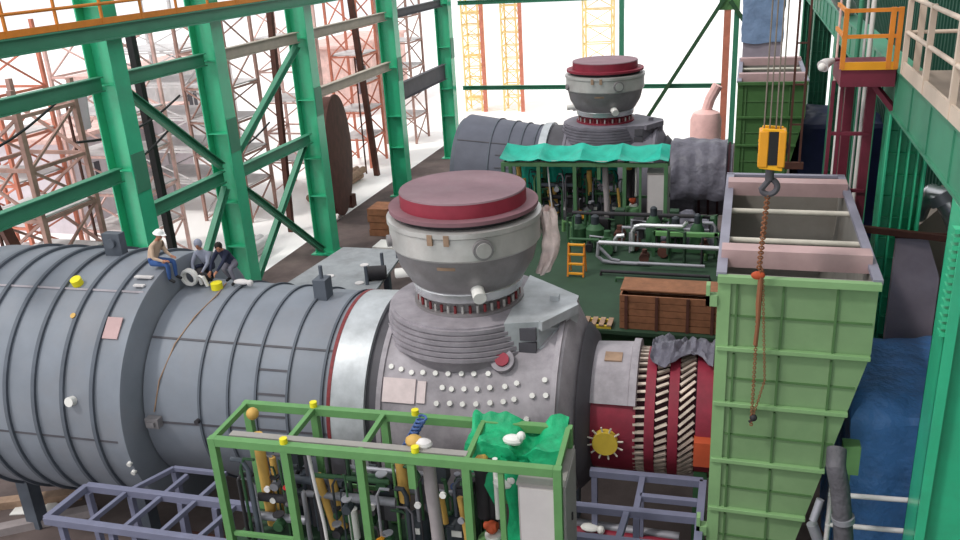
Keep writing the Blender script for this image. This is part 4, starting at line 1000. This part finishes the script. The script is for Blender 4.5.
part(T, 'side_valve', MB().cyl((1.75, 14, 4.35), (1.6, 14, 4.75), .1).cyl((1.6, 13.9, 4.9), (1.7, 14, 5.3), .07), 'steel')
T = thing('green_stub_box', 'small green box beside the dark wrapped pipe', 'box', (2.3, 14.9, 0))
part(T, 'box_body', MB().bb(2.12, 2.42, 14.9, 15.2, 5.3, 5.9), 'tank_green'); part(T, 'box_leg', MB().bb(2.2, 2.3, 15.0, 15.1, 0, 5.3), 'tank_green')
T = thing('pipe_railing', 'pale double pipe railing in front of the blue tarpaulin', 'railing', (2.6, 15.0, 0))
for z in (4.15, 4.85): part(T, 'rail', MB().cyl((1.95, 15.0, z - .1), (3.9, 15.0, z), .05), 'pale_grey')
for x in (2.0, 3.85): part(T, 'rail_post', MB().cyl((x, 15.0, 0), (x, 15.0, 4.9), .05), 'pale_grey')

# ------------------------------------------------------------------ closed side: columns, girder, platform
XR = 3.2
rl = {13.6: 'big green steel column in front of the blue tarpaulin', 21.2: 'green steel column rising between the hopper and the silver duct', 30.0: 'green steel column behind the maroon access tower',
      35.6: 'green steel column by the dark navy tarpaulin', 48.0: 'green steel column of the closed side level with the pale blue duct', 58.0: 'green steel column of the closed side at the far end'}
for y, lab in rl.items():
    T = thing('steel_column', lab, 'column', (XR + .5, y, 0), group='columns of the closed side', kind='thing')
    sh = MB()
    if y < 14:
        sh.bb(XR, XR + .9, y, y + .05, .06, 10.9).bb(XR, XR + .06, y - .14, y + .8, .06, 10.9).bb(XR + .84, XR + .9, y - .14, y + .8, .06, 10.9)
        sh.bb(XR, XR + .9, y + .75, y + .8, .06, 10.9)
        part(T, 'shaft', sh, 'col_green', bevel=.01)
        th_ = MB()
        for k in range(14): th_.bb(XR - .1, XR, y - .1, y + .1, 8.9 + k * .13, 8.97 + k * .13)
        part(T, 'bolt_row', th_, 'col_green')
        part(T, 'edge_plate', MB().bb(XR - .03, XR + .12, y - .18, y - .14, .06, 10.9), 'col_green')
    else:
        sh.bb(XR, XR + .06, y, y + .8, .06, 10.9).bb(XR + .84, XR + .9, y, y + .8, .06, 10.9).bb(XR, XR + .9, y + .38, y + .44, .06, 10.9)
        for x in (.28, .5, .7): sh.bb(XR + x, XR + x + .04, y + .1, y + .38, .06, 10.9)
        for z in range(1, 21): sh.bb(XR + .06, XR + .84, y + .3, y + .38, z * .52, z * .52 + .03)
        part(T, 'shaft', sh, 'col_green' if y < 25 else 'beam_green', bevel=.01)
    part(T, 'base_plate', MB().bb(XR - .1, XR + 1.0, y - .2, y + 1.0, 0, .06), 'beam_green')
T = thing('platform_girder', 'green girder carrying the beige-railed platform along the closed side', 'girder', (XR + .2, 30, 10.9), kind='thing')
gb = MB(); gb.bb(XR, XR + .5, 6, 62, 10.9, 10.96).bb(XR, XR + .5, 6, 62, 11.86, 11.93).bb(XR + .05, XR + .1, 6, 62, 10.96, 11.86)
part(T, 'girder_beam', gb, 'beam_green')
for k in range(28): part(T, 'web_stiffener', MB().bb(XR + .02, XR + .05, 7 + k * 2, 7.04 + k * 2, 10.96, 11.86), 'beam_green')
T = thing('railed_platform', 'platform with beige railing at the top corner of the closed side', 'platform', (4.6, 14, 11.93))
part(T, 'platform_deck', MB().bb(XR, 6.1, 6, 20.2, 11.93, 12.0), 'deck_beige')
part(T, 'toe_plate', MB().bb(XR - .03, XR + .02, 6, 20.25, 11.93, 12.2), 'beige', 'beige toe plate')
for z in (12.8, 13.5): part(T, 'rail', MB().cyl((XR, 6, z), (XR, 20.2, z), .045), 'beige')
for y in (20.15, 17.7, 15.3, 12.9, 10.5, 8.1): part(T, 'rail_post', MB().bb(XR - .05, XR + .05, y - .06, y + .06, 11.95, 14.2 if y > 20 else 13.55), 'beige')
part(T, 'end_post', MB().bb(XR + .18, XR + .3, 20.1, 20.2, 12, 14.2), 'beige')
for z in (12.8, 13.5): part(T, 'rail', MB().cyl((XR, 20.15, z), (6.0, 20.15, z), .04), 'beige')
part(T, 'back_panel', MB().bb(5.7, 5.8, 6, 20.1, 12.0, 16.5), 'deck_beige', 'tan panel behind the railing')
T = thing('equipment_panel', 'dark green low box standing on the beige-railed platform', 'box', (4.6, 14.5, 12))
part(T, 'box_body', MB().bb(4.3, 5.2, 12.6, 15.4, 12.003, 12.5), 'wall_green'); part(T, 'box_lid', MB().bb(4.25, 5.25, 12.55, 15.45, 12.5, 12.56), 'dark')
# maroon access tower with yellow balcony
T = thing('access_tower', 'maroon steel access tower with an amber railed landing', 'tower', (2.6, 22, 0))
part(T, 'landing', MB().bb(2.05, 3.18, 20.9, 22.8, 11.55, 11.95), 'maroon', 'maroon landing')
for x in (2.0, 2.2): part(T, 'leg', MB().bb(x - .04, x + .04, 21.75, 21.85, 0, 11.55), 'maroon')
for x, y in ((2.85, 21.9), (2.45, 22.6), (2.95, 22.7)): part(T, 'leg', MB().bb(x - .1, x + .1, y - .1, y + .1, 0, 11.55), 'maroon')
for z in (10.3, 8.9, 7.4, 5.5, 3.5): part(T, 'crossbar', MB().bb(1.98, 2.9, 21.76, 21.84, z - .04, z + .04), 'maroon')
part(T, 'knee_brace', MB().bar((2.8, 21.7, 11.55), (3.5, 21.0, 10.7), .12), 'maroon')
part(T, 'landing_edge', MB().bb(2.05, 3.18, 20.86, 20.92, 11.93, 12.1), 'amber', 'amber kick plate')
for z in (12.65, 13.2):
    part(T, 'handrail', MB().bb(2.0, 3.2, 20.86, 20.92, z - .04, z + .04), 'orange_rail', 'amber handrail')
    part(T, 'handrail', MB().bb(2.02, 2.08, 20.9, 22.8, z - .04, z + .04), 'orange_rail')
for x in (2.06, 3.0, 3.15): part(T, 'rail_post', MB().bb(x - .05, x + .05, 20.85, 20.95, 11.95, 13.25), 'orange_rail')
for i, (x, r_, m) in enumerate(((2.32, .05, 'white_met'), (2.62, .06, 'beam_green'), (2.9, .06, 'white_met'), (2.77, .03, 'pale_grey'), (2.16, .03, 'rust_pink'))):
    solo('riser_pipe', MB().cyl((x, 23.4, 0), (x, 23.4, 17), r_), m, ('white riser pipe behind the amber landing, nearest the open hall', 'green riser pipe in the middle behind the amber landing', 'white riser pipe behind the amber landing, nearest the beige railing', 'thin grey riser pipe behind the amber landing', 'thin reddish riser pipe behind the amber landing corner')[i], 'pipe', 'riser pipes behind the amber landing', 'thing')
T = thing('floodlight', 'white floodlight on the outer corner of the amber landing', 'lamp', (1.8, 22, 11.9))
part(T, 'lamp_housing', MB().tube([(1.95, 21.95, 12.0), (1.8, 21.8, 11.96), (1.72, 21.7, 11.9)], [.07, .12, .15], 14), 'pale_grey')
part(T, 'lamp_lens', MB().ball((1.71, 21.68, 11.89), .1, 12), 'white_met')
part(T, 'lamp_arm', MB().bar((1.95, 21.95, 12.0), (2.1, 22, 12.0), .05), 'maroon')
solo('hanging_ladder', MB().bar((1.75, 34, 6.5), (1.75, 34, 12.6), .08).bar((2.15, 34, 6.5), (2.15, 34, 12.6), .08).bar((1.75, 34, 8), (2.15, 34, 8), .06).bar((1.75, 34, 9.5), (2.15, 34, 9.5), .06).bar((1.75, 34, 11), (2.15, 34, 11), .06).bb(1.6, 2.3, 33.9, 34.1, 6.3, 6.55),
     'rust_dark', 'dark hanging ladder beside the darker green hopper', 'ladder')
solo('pale_pipe', MB().tube([(2.3, 30, 14.6), (2.5, 31, 13.8), (2.75, 32, 13.2), (2.95, 33.2, 12.7), (3.4, 34.2, 12.1)], .3, 14), 'pale_grey', 'thick pale pipe slanting down above the floodlight', 'pipe', None, 'thing')
# things under the platform
T = thing('silver_duct', 'shiny silver elbow duct under the beige-railed platform', 'duct', (4.7, 22, 0))
part(T, 'duct_elbow', MB().tube([(4.25, 22.6, 8.1), (4.3, 22.4, 8.5), (4.5, 22.1, 8.75), (4.75, 22.0, 8.7), (5.0, 22.0, 8.3), (5.5, 22, 7.2), (5.75, 22, 6.5)], .28, 20), 'chrome')
part(T, 'duct_cuff', MB().cyl((4.62, 22.05, 8.82), (4.76, 22.0, 8.62), .33), 'steel')
part(T, 'duct_stand', MB().bb(5.2, 5.4, 21.9, 22.1, 0, 7.6), 'steel')
T = thing('grey_transition', 'tan grey sloping hood below the silver duct', 'hood', (4.8, 23, 0))
part(T, 'hood_shell', MB().prism_y([(3.9, 0), (5.9, 0), (5.9, 8.2), (4.9, 8.2), (4.2, 7.4), (3.9, 7.2)], 23.0, 25.0), 'deck_beige')
T = thing('leaning_panel', 'mauve grey slab leaning between the green columns under the platform', 'panel', (4.0, 19.5, 0))
part(T, 'panel_sheet', MB().prism_y([(3.55, 0), (4.6, 0), (4.55, 7.2), (4.2, 8.15), (3.55, 8.3)], 20.55, 20.75), 'mauve_wall')
part(T, 'panel_frame', MB().bb(3.5, 4.9, 20.5, 20.56, 8.15, 8.3), 'rust_dark')
solo('rusty_beam', MB().bar((2.45, 20.6, 8.35), (5.4, 20.4, 8.15), .14), 'rust_dark', 'thin rusty beam under the silver duct', 'beam', None, 'thing')
solo('dark_post', MB().bb(4.15, 4.4, 26.0, 26.3, 0, 10.8), 'navy_tarp', 'dark blue post beyond the silver duct', 'post', None, 'thing')

# ------------------------------------------------------------------ workers
def figure(name, label, J, R, E, mats, head, facing, extra):
    """J joints, R radii, E bones; one skinned surface. mats: bone -> material key"""
    base = Vector(J['hip'])
    T = thing(name, label, 'person', base)
    keys = list(J); idx = {k: i for i, k in enumerate(keys)}
    me = bpy.data.meshes.new('skeleton'); me.from_pydata([tuple(Vector(J[k]) - base) for k in keys], [(idx[a], idx[b]) for a, b in E], [])
    o = bpy.data.objects.new('skeleton', me); C.objects.link(o)
    sk = o.modifiers.new('skin', 'SKIN'); sk.use_smooth_shade = True
    for k in keys:
        d = me.skin_vertices[0].data[idx[k]]; r = R[k]; d.radius = (r, r) if not isinstance(r, tuple) else r; d.use_root = (k == 'hip')
    sb = o.modifiers.new('sub', 'SUBSURF'); sb.levels = 2; sb.render_levels = 2
    dg = bpy.context.evaluated_depsgraph_get()
    nm = bpy.data.meshes.new_from_object(o.evaluated_get(dg))
    bpy.data.objects.remove(o)
    vs = [v.co.copy() for v in nm.vertices]; fs = [tuple(p.vertices) for p in nm.polygons]
    mb = MB(); mb.add(vs, fs)
    nb_ = len(fs)
    # head: skull, jaw, nose, ears, eyes, mouth in the same mesh
    hc = Vector(head) - base; fd = Vector(facing).normalized(); sd = fd.cross(Vector((0, 0, 1))).normalized(); up = sd.cross(fd)
    Rm = Matrix((fd, -sd, up)).transposed()
    def local_ball(c, r, sc, seg=14):
        b = MB().ball((0, 0, 0), r, seg, sc); return [hc + Rm @ (v + Vector(c)) for v in b.v], b.f
    marks = []
    for c, r, sc, m in (((0, 0, 0), .105, (.95, .78, 1.12), 'skin'), ((.03, 0, -.06), .07, (.95, .8, .9), 'skin'), ((.108, 0, -.01), .02, (1, .7, 1.3), 'skin'),
                        ((-.0, .085, -.01), .028, (.6, .4, 1.1), 'skin'), ((-.0, -.085, -.01), .028, (.6, .4, 1.1), 'skin'),
                        ((.09, .034, .02), .012, (.6, 1, .7), 'hair'), ((.09, -.034, .02), .012, (.6, 1, .7), 'hair'), ((.092, 0, -.055), .018, (.4, 1.3, .4), 'red_bolt')):
        v_, f_ = local_ball(c, r, sc); s0 = len(mb.f); mb.add(v_, f_); marks.append((s0, len(mb.f), m))
    # fingers: five per hand, rooted in the palm
    for sde in ('l', 'r'):
        w_, h_ = Vector(J['wrist_' + sde]) - base, Vector(J['hand_' + sde]) - base
        d_ = (h_ - w_).normalized(); s_ = d_.cross(Vector((0, 0, 1)))
        s_ = s_.normalized() if s_.length > .1 else Vector((0, 1, 0)); dn = s_.cross(d_)
        if dn.z > 0: dn = -dn
        for k, L in enumerate((.07, .08, .075, .06)):
            o0 = h_ + s_ * ((k - 1.5) * .02); s0 = len(mb.f)
            mb.tube([o0 - d_ * .02, o0 + d_ * L * .45, o0 + d_ * L * .8 + dn * L * .3, o0 + d_ * L * .95 + dn * L * .6], [.011, .010, .009, .007], 6); marks.append((s0, len(mb.f), 'skin'))
        o0 = w_ + (h_ - w_) * .5 + s_ * .03; s0 = len(mb.f)
        mb.tube([o0, o0 + s_ * .03 + d_ * .03, o0 + s_ * .035 + d_ * .07], [.013, .012, .009], 6); marks.append((s0, len(mb.f), 'skin'))
    used = ['skin', 'hair', 'red_bolt'] + sorted(set(mats.values()) - {'skin', 'hair'})
    bm_ = mb.mesh('body', 'skin')
    for u_ in used[1:]: bm_.materials.append(M[u_])
    bones = [(Vector(J[a]) - base, Vector(J[b]) - base, mats[(a, b)]) for a, b in E if (a, b) in mats]
    def near(p):
        best = None
        for a, b, m in bones:
            t = max(0, min(1, (p - a).dot(b - a) / max(1e-9, (b - a).length_squared))); q_ = (p - a - (b - a) * t).length
            if best is None or q_ < best[0]: best = (q_, m)
        return best[1]
    for i, p in enumerate(bm_.polygons):
        if i < nb_: p.material_index = used.index(near(p.center))
    for s0, s1, m in marks:
        for i in range(s0, s1): bm_.polygons[i].material_index = used.index(m)
    bo = bpy.data.objects.new('body', bm_); C.objects.link(bo); bo.parent = T; ORI[bo.name] = base
    def hpart(name_, mbl, m, lab=None):
        mbl.v = [hc + base + Rm @ v for v in mbl.v]; return part(T, name_, mbl, m, lab)
    if 'helmet' in extra:
        n = 7; pr = [(.03 + .105 * math.sin(i / n * PI / 2), .122 * math.cos(i / n * PI / 2) + .001) for i in range(n + 1)]
        h_ = MB().lathe([(.02, .15), (.03, .15)] + pr, (0, 0, .01), 'z', 24)
        h_.add([(.08, -.09, .035), (.2, -.05, .02), (.2, .05, .02), (.08, .09, .035), (.08, -.09, .05), (.2, -.05, .032), (.2, .05, .032), (.08, .09, .05)], [(0, 3, 2, 1), (4, 5, 6, 7), (0, 1, 5, 4), (1, 2, 6, 5), (2, 3, 7, 6)])
        hpart('helmet', h_, 'helmet', 'white hard hat')
        hr = MB().ball((-.03, 0, 0), .105, 14, (.8, .8, .9)); hpart('hair', hr, 'hair')
    elif 'hood' in extra:
        hr = MB().ball((-.025, 0, .02), .125, 14, (.95, .9, 1.1)); hpart('hood', hr, 'shirt_grey')
    else:
        hr = MB().ball((-.025, 0, .03), .115, 14, (.95, .9, 1.0)); hpart('hair', hr, 'hair')
    return T
def tr(x, y):
    a = math.radians(2.2); dx, dy = x + 6.12, y - 18.1
    return (-6.12 + dx * math.cos(a) - dy * math.sin(a), 18.1 + dx * math.sin(a) + dy * math.cos(a))
def standard_bones():
    E = [('hip', 'waist'), ('waist', 'chest'), ('chest', 'neck'), ('neck', 'skull')]
    for s in 'lr':
        E += [('chest', 'shoulder_' + s), ('shoulder_' + s, 'elbow_' + s), ('elbow_' + s, 'wrist_' + s), ('wrist_' + s, 'hand_' + s),
              ('hip', 'thigh_' + s), ('thigh_' + s, 'knee_' + s), ('knee_' + s, 'ankle_' + s), ('ankle_' + s, 'toe_' + s)]
    return E
RAD = dict(hip=.14, waist=.135, chest=.15, neck=.06, skull=.05)
for s in 'lr': RAD.update({'shoulder_' + s: .075, 'elbow_' + s: .05, 'wrist_' + s: .034, 'hand_' + s: .038, 'thigh_' + s: .1, 'knee_' + s: .068, 'ankle_' + s: .045, 'toe_' + s: .04})
def dress(top, legs, sleeves):
    m = {('hip', 'waist'): top, ('waist', 'chest'): top, ('chest', 'neck'): top, ('neck', 'skull'): 'skin'}
    for s in 'lr':
        m.update({('chest', 'shoulder_' + s): top, ('shoulder_' + s, 'elbow_' + s): top, ('elbow_' + s, 'wrist_' + s): sleeves, ('wrist_' + s, 'hand_' + s): 'skin',
                  ('hip', 'thigh_' + s): legs, ('thigh_' + s, 'knee_' + s): legs, ('knee_' + s, 'ankle_' + s): legs, ('ankle_' + s, 'toe_' + s): 'black'})
    return m
# seated on the rim of the exhaust casing, facing +x
sx, sy2 = tr(-14.38, 17.55); sz = 7.86
J = dict(hip=(sx, sy2, sz), waist=(sx + .05, sy2, sz + .2), chest=(sx + .16, sy2, sz + .43), neck=(sx + .26, sy2, sz + .58), skull=(sx + .3, sy2, sz + .66),
         shoulder_r=(sx + .18, sy2 - .18, sz + .46), elbow_r=(sx + .22, sy2 - .25, sz + .18), wrist_r=(sx + .44, sy2 - .17, sz + .08), hand_r=(sx + .52, sy2 - .14, sz + .08),
         shoulder_l=(sx + .18, sy2 + .18, sz + .46), elbow_l=(sx + .26, sy2 + .25, sz + .18), wrist_l=(sx + .46, sy2 + .17, sz + .1), hand_l=(sx + .54, sy2 + .14, sz + .1),
         thigh_r=(sx + .06, sy2 - .1, sz - .01), knee_r=(sx + .52, sy2 - .12, sz - .02), ankle_r=(sx + .5, sy2 - .12, sz - .44), toe_r=(sx + .66, sy2 - .13, sz - .5),
         thigh_l=(sx + .06, sy2 + .1, sz - .01), knee_l=(sx + .54, sy2 + .12, sz - .01), ankle_l=(sx + .53, sy2 + .12, sz - .43), toe_l=(sx + .69, sy2 + .13, sz - .49))
figure('person', 'person in white hard hat, beige shirt and jeans sitting on the casing rim', J, RAD, standard_bones(), dress('shirt_beige', 'jeans', 'shirt_beige'), (sx + .34, sy2, sz + .74), (1, -.1, -.25), ('helmet',))
# crouching, grey hooded top, leaning forward to the pile of hoses
sx, sy2 = tr(-13.6, 18.8); sz = 7.27
J = dict(hip=(sx, sy2, sz), waist=(sx - .02, sy2 - .06, sz + .2), chest=(sx - .04, sy2 - .16, sz + .42), neck=(sx - .04, sy2 - .22, sz + .58), skull=(sx - .03, sy2 - .26, sz + .66),
         shoulder_r=(sx + .14, sy2 - .18, sz + .44), elbow_r=(sx + .2, sy2 - .34, sz + .22), wrist_r=(sx + .1, sy2 - .5, sz + .02), hand_r=(sx + .06, sy2 - .56, sz - .04),
         shoulder_l=(sx - .22, sy2 - .18, sz + .44), elbow_l=(sx - .28, sy2 - .34, sz + .2), wrist_l=(sx - .16, sy2 - .5, sz + .02), hand_l=(sx - .12, sy2 - .56, sz - .04),
         thigh_r=(sx + .09, sy2, sz - .01), knee_r=(sx + .16, sy2 - .34, sz + .12), ankle_r=(sx + .14, sy2 - .1, sz - .25), toe_r=(sx + .16, sy2 - .28, sz - .29),
         thigh_l=(sx - .09, sy2, sz - .01), knee_l=(sx - .18, sy2 - .34, sz + .12), ankle_l=(sx - .14, sy2 - .1, sz - .25), toe_l=(sx - .16, sy2 - .28, sz - .29))
figure('person', 'person in pale grey hooded top crouching beside the white hose coil', J, RAD, standard_bones(), dress('shirt_grey', 'navy_cloth', 'shirt_grey'), (sx - .02, sy2 - .3, sz + .73), (.35, -1, -.3), ('hood',))
# bending in navy top and grey trousers
sx, sy2 = tr(-12.78, 18.6); sz = 7.46
J = dict(hip=(sx, sy2, sz), waist=(sx - .08, sy2 - .03, sz + .17), chest=(sx - .16, sy2 - .1, sz + .36), neck=(sx - .14, sy2 - .2, sz + .47), skull=(sx - .12, sy2 - .26, sz + .51),
         shoulder_r=(sx + .0, sy2 - .14, sz + .36), elbow_r=(sx - .02, sy2 - .36, sz + .16), wrist_r=(sx - .14, sy2 - .5, sz - .04), hand_r=(sx - .18, sy2 - .55, sz - .1),
         shoulder_l=(sx - .33, sy2 - .08, sz + .36), elbow_l=(sx - .4, sy2 - .28, sz + .14), wrist_l=(sx - .38, sy2 - .44, sz - .08), hand_l=(sx - .38, sy2 - .5, sz - .14),
         thigh_r=(sx + .09, sy2, sz - .02), knee_r=(sx + .12, sy2 - .3, sz - .02), ankle_r=(sx + .16, sy2 - .22, sz - .42), toe_r=(sx + .18, sy2 - .4, sz - .45),
         thigh_l=(sx - .09, sy2, sz - .02), knee_l=(sx - .1, sy2 - .28, sz - .06), ankle_l=(sx - .1, sy2 - .02, sz - .4), toe_l=(sx - .12, sy2 - .2, sz - .43))
figure('person', 'person in navy top and grey trousers squatting nearest the green column', J, RAD, standard_bones(), dress('navy_cloth', 'grey_cloth', 'navy_cloth'), (sx - .1, sy2 - .31, sz + .56), (.5, -1, -.6), ())
# hoses and bags by the workers
hx0, hy0 = tr(-13.68, 17.95)
cr_ = [(hx0 + .19 * math.cos(k * .35), hy0 + .06 * math.sin(k * .2), 7.28 + .2 * math.sin(k * .35)) for k in range(40)]
solo('hose_coil', MB().tube(cr_, .045, 8), 'white_met', 'white hose coil standing on the casing between the workers', 'hose')
solo('hose', MB().tube([(-13.4, 17.75, 7.08), (-13.35, 17.65, 7.33), (-13.2, 17.6, 7.35), (-13.15, 17.65, 7.08)], .05, 8), 'white_met', 'short white hose loop at the feet of the navy-dressed person', 'hose')
solo('tool_bag', MB().ball((-13.45, 17.9, 7.18), .2, 14, (1.2, .8, .75)), 'black', 'black tool bag behind the white hose coil', 'bag')
solo('tool_bag', MB().ball((-13.7, 18.2, 7.18), .18, 14, (1.2, .8, .9)), 'dark', 'dark bag against the casing rim under the hooded person', 'bag')
rp_ = []
for x, an in ((-12.9, 96), (-12.75, 80), (-12.95, 62), (-13.2, 45), (-13.45, 25), (-13.6, 8)):
    r_ = 2.66 + (2.5 - 2.66) * (x + 13.9) / 4.95 + .035
    y_, z_ = 18.1 - math.cos(math.radians(an)) * r_, 4.34 + math.sin(math.radians(an)) * r_
    xx, yy = tr(x, y_); rp_.append((xx, yy, z_))
solo('rope', MB().tube(rp_, .018, 6), 'wood', 'thin tan rope running down the smooth exhaust section to the clamp box', 'rope')
solo('rag_bundle', MB().ball((-12.35, 18.0, 7.1), .12, 10, (2, 1, .6)).ball((-12.1, 18.0, 7.08), .09, 8), 'pale_grey', 'pale rags on the casing beside the yellow plug cap', 'rag')

# ------------------------------------------------------------------ light
w_ = bpy.data.worlds.new('world'); bpy.context.scene.world = w_; w_.use_nodes = True
bg = w_.node_tree.nodes['Background']; bg.inputs['Color'].default_value = (.96, .98, 1, 1); bg.inputs['Strength'].default_value = 1.2
su = bpy.data.lights.new('sun', 'SUN'); su.energy = 1.6; su.angle = math.radians(6); su.color = (1, .97, .92)
so = bpy.data.objects.new('sun', su); C.objects.link(so)
so.rotation_euler = Vector((.55, .45, -1.0)).to_track_quat('-Z', 'Y').to_euler()
vs = bpy.context.scene.view_settings
bpy.context.scene.display_settings.display_device = 'sRGB'
vs.view_transform = 'Standard'; vs.look = 'None'; vs.gamma = 1; vs.use_curve_mapping = False; vs.exposure = 0.0
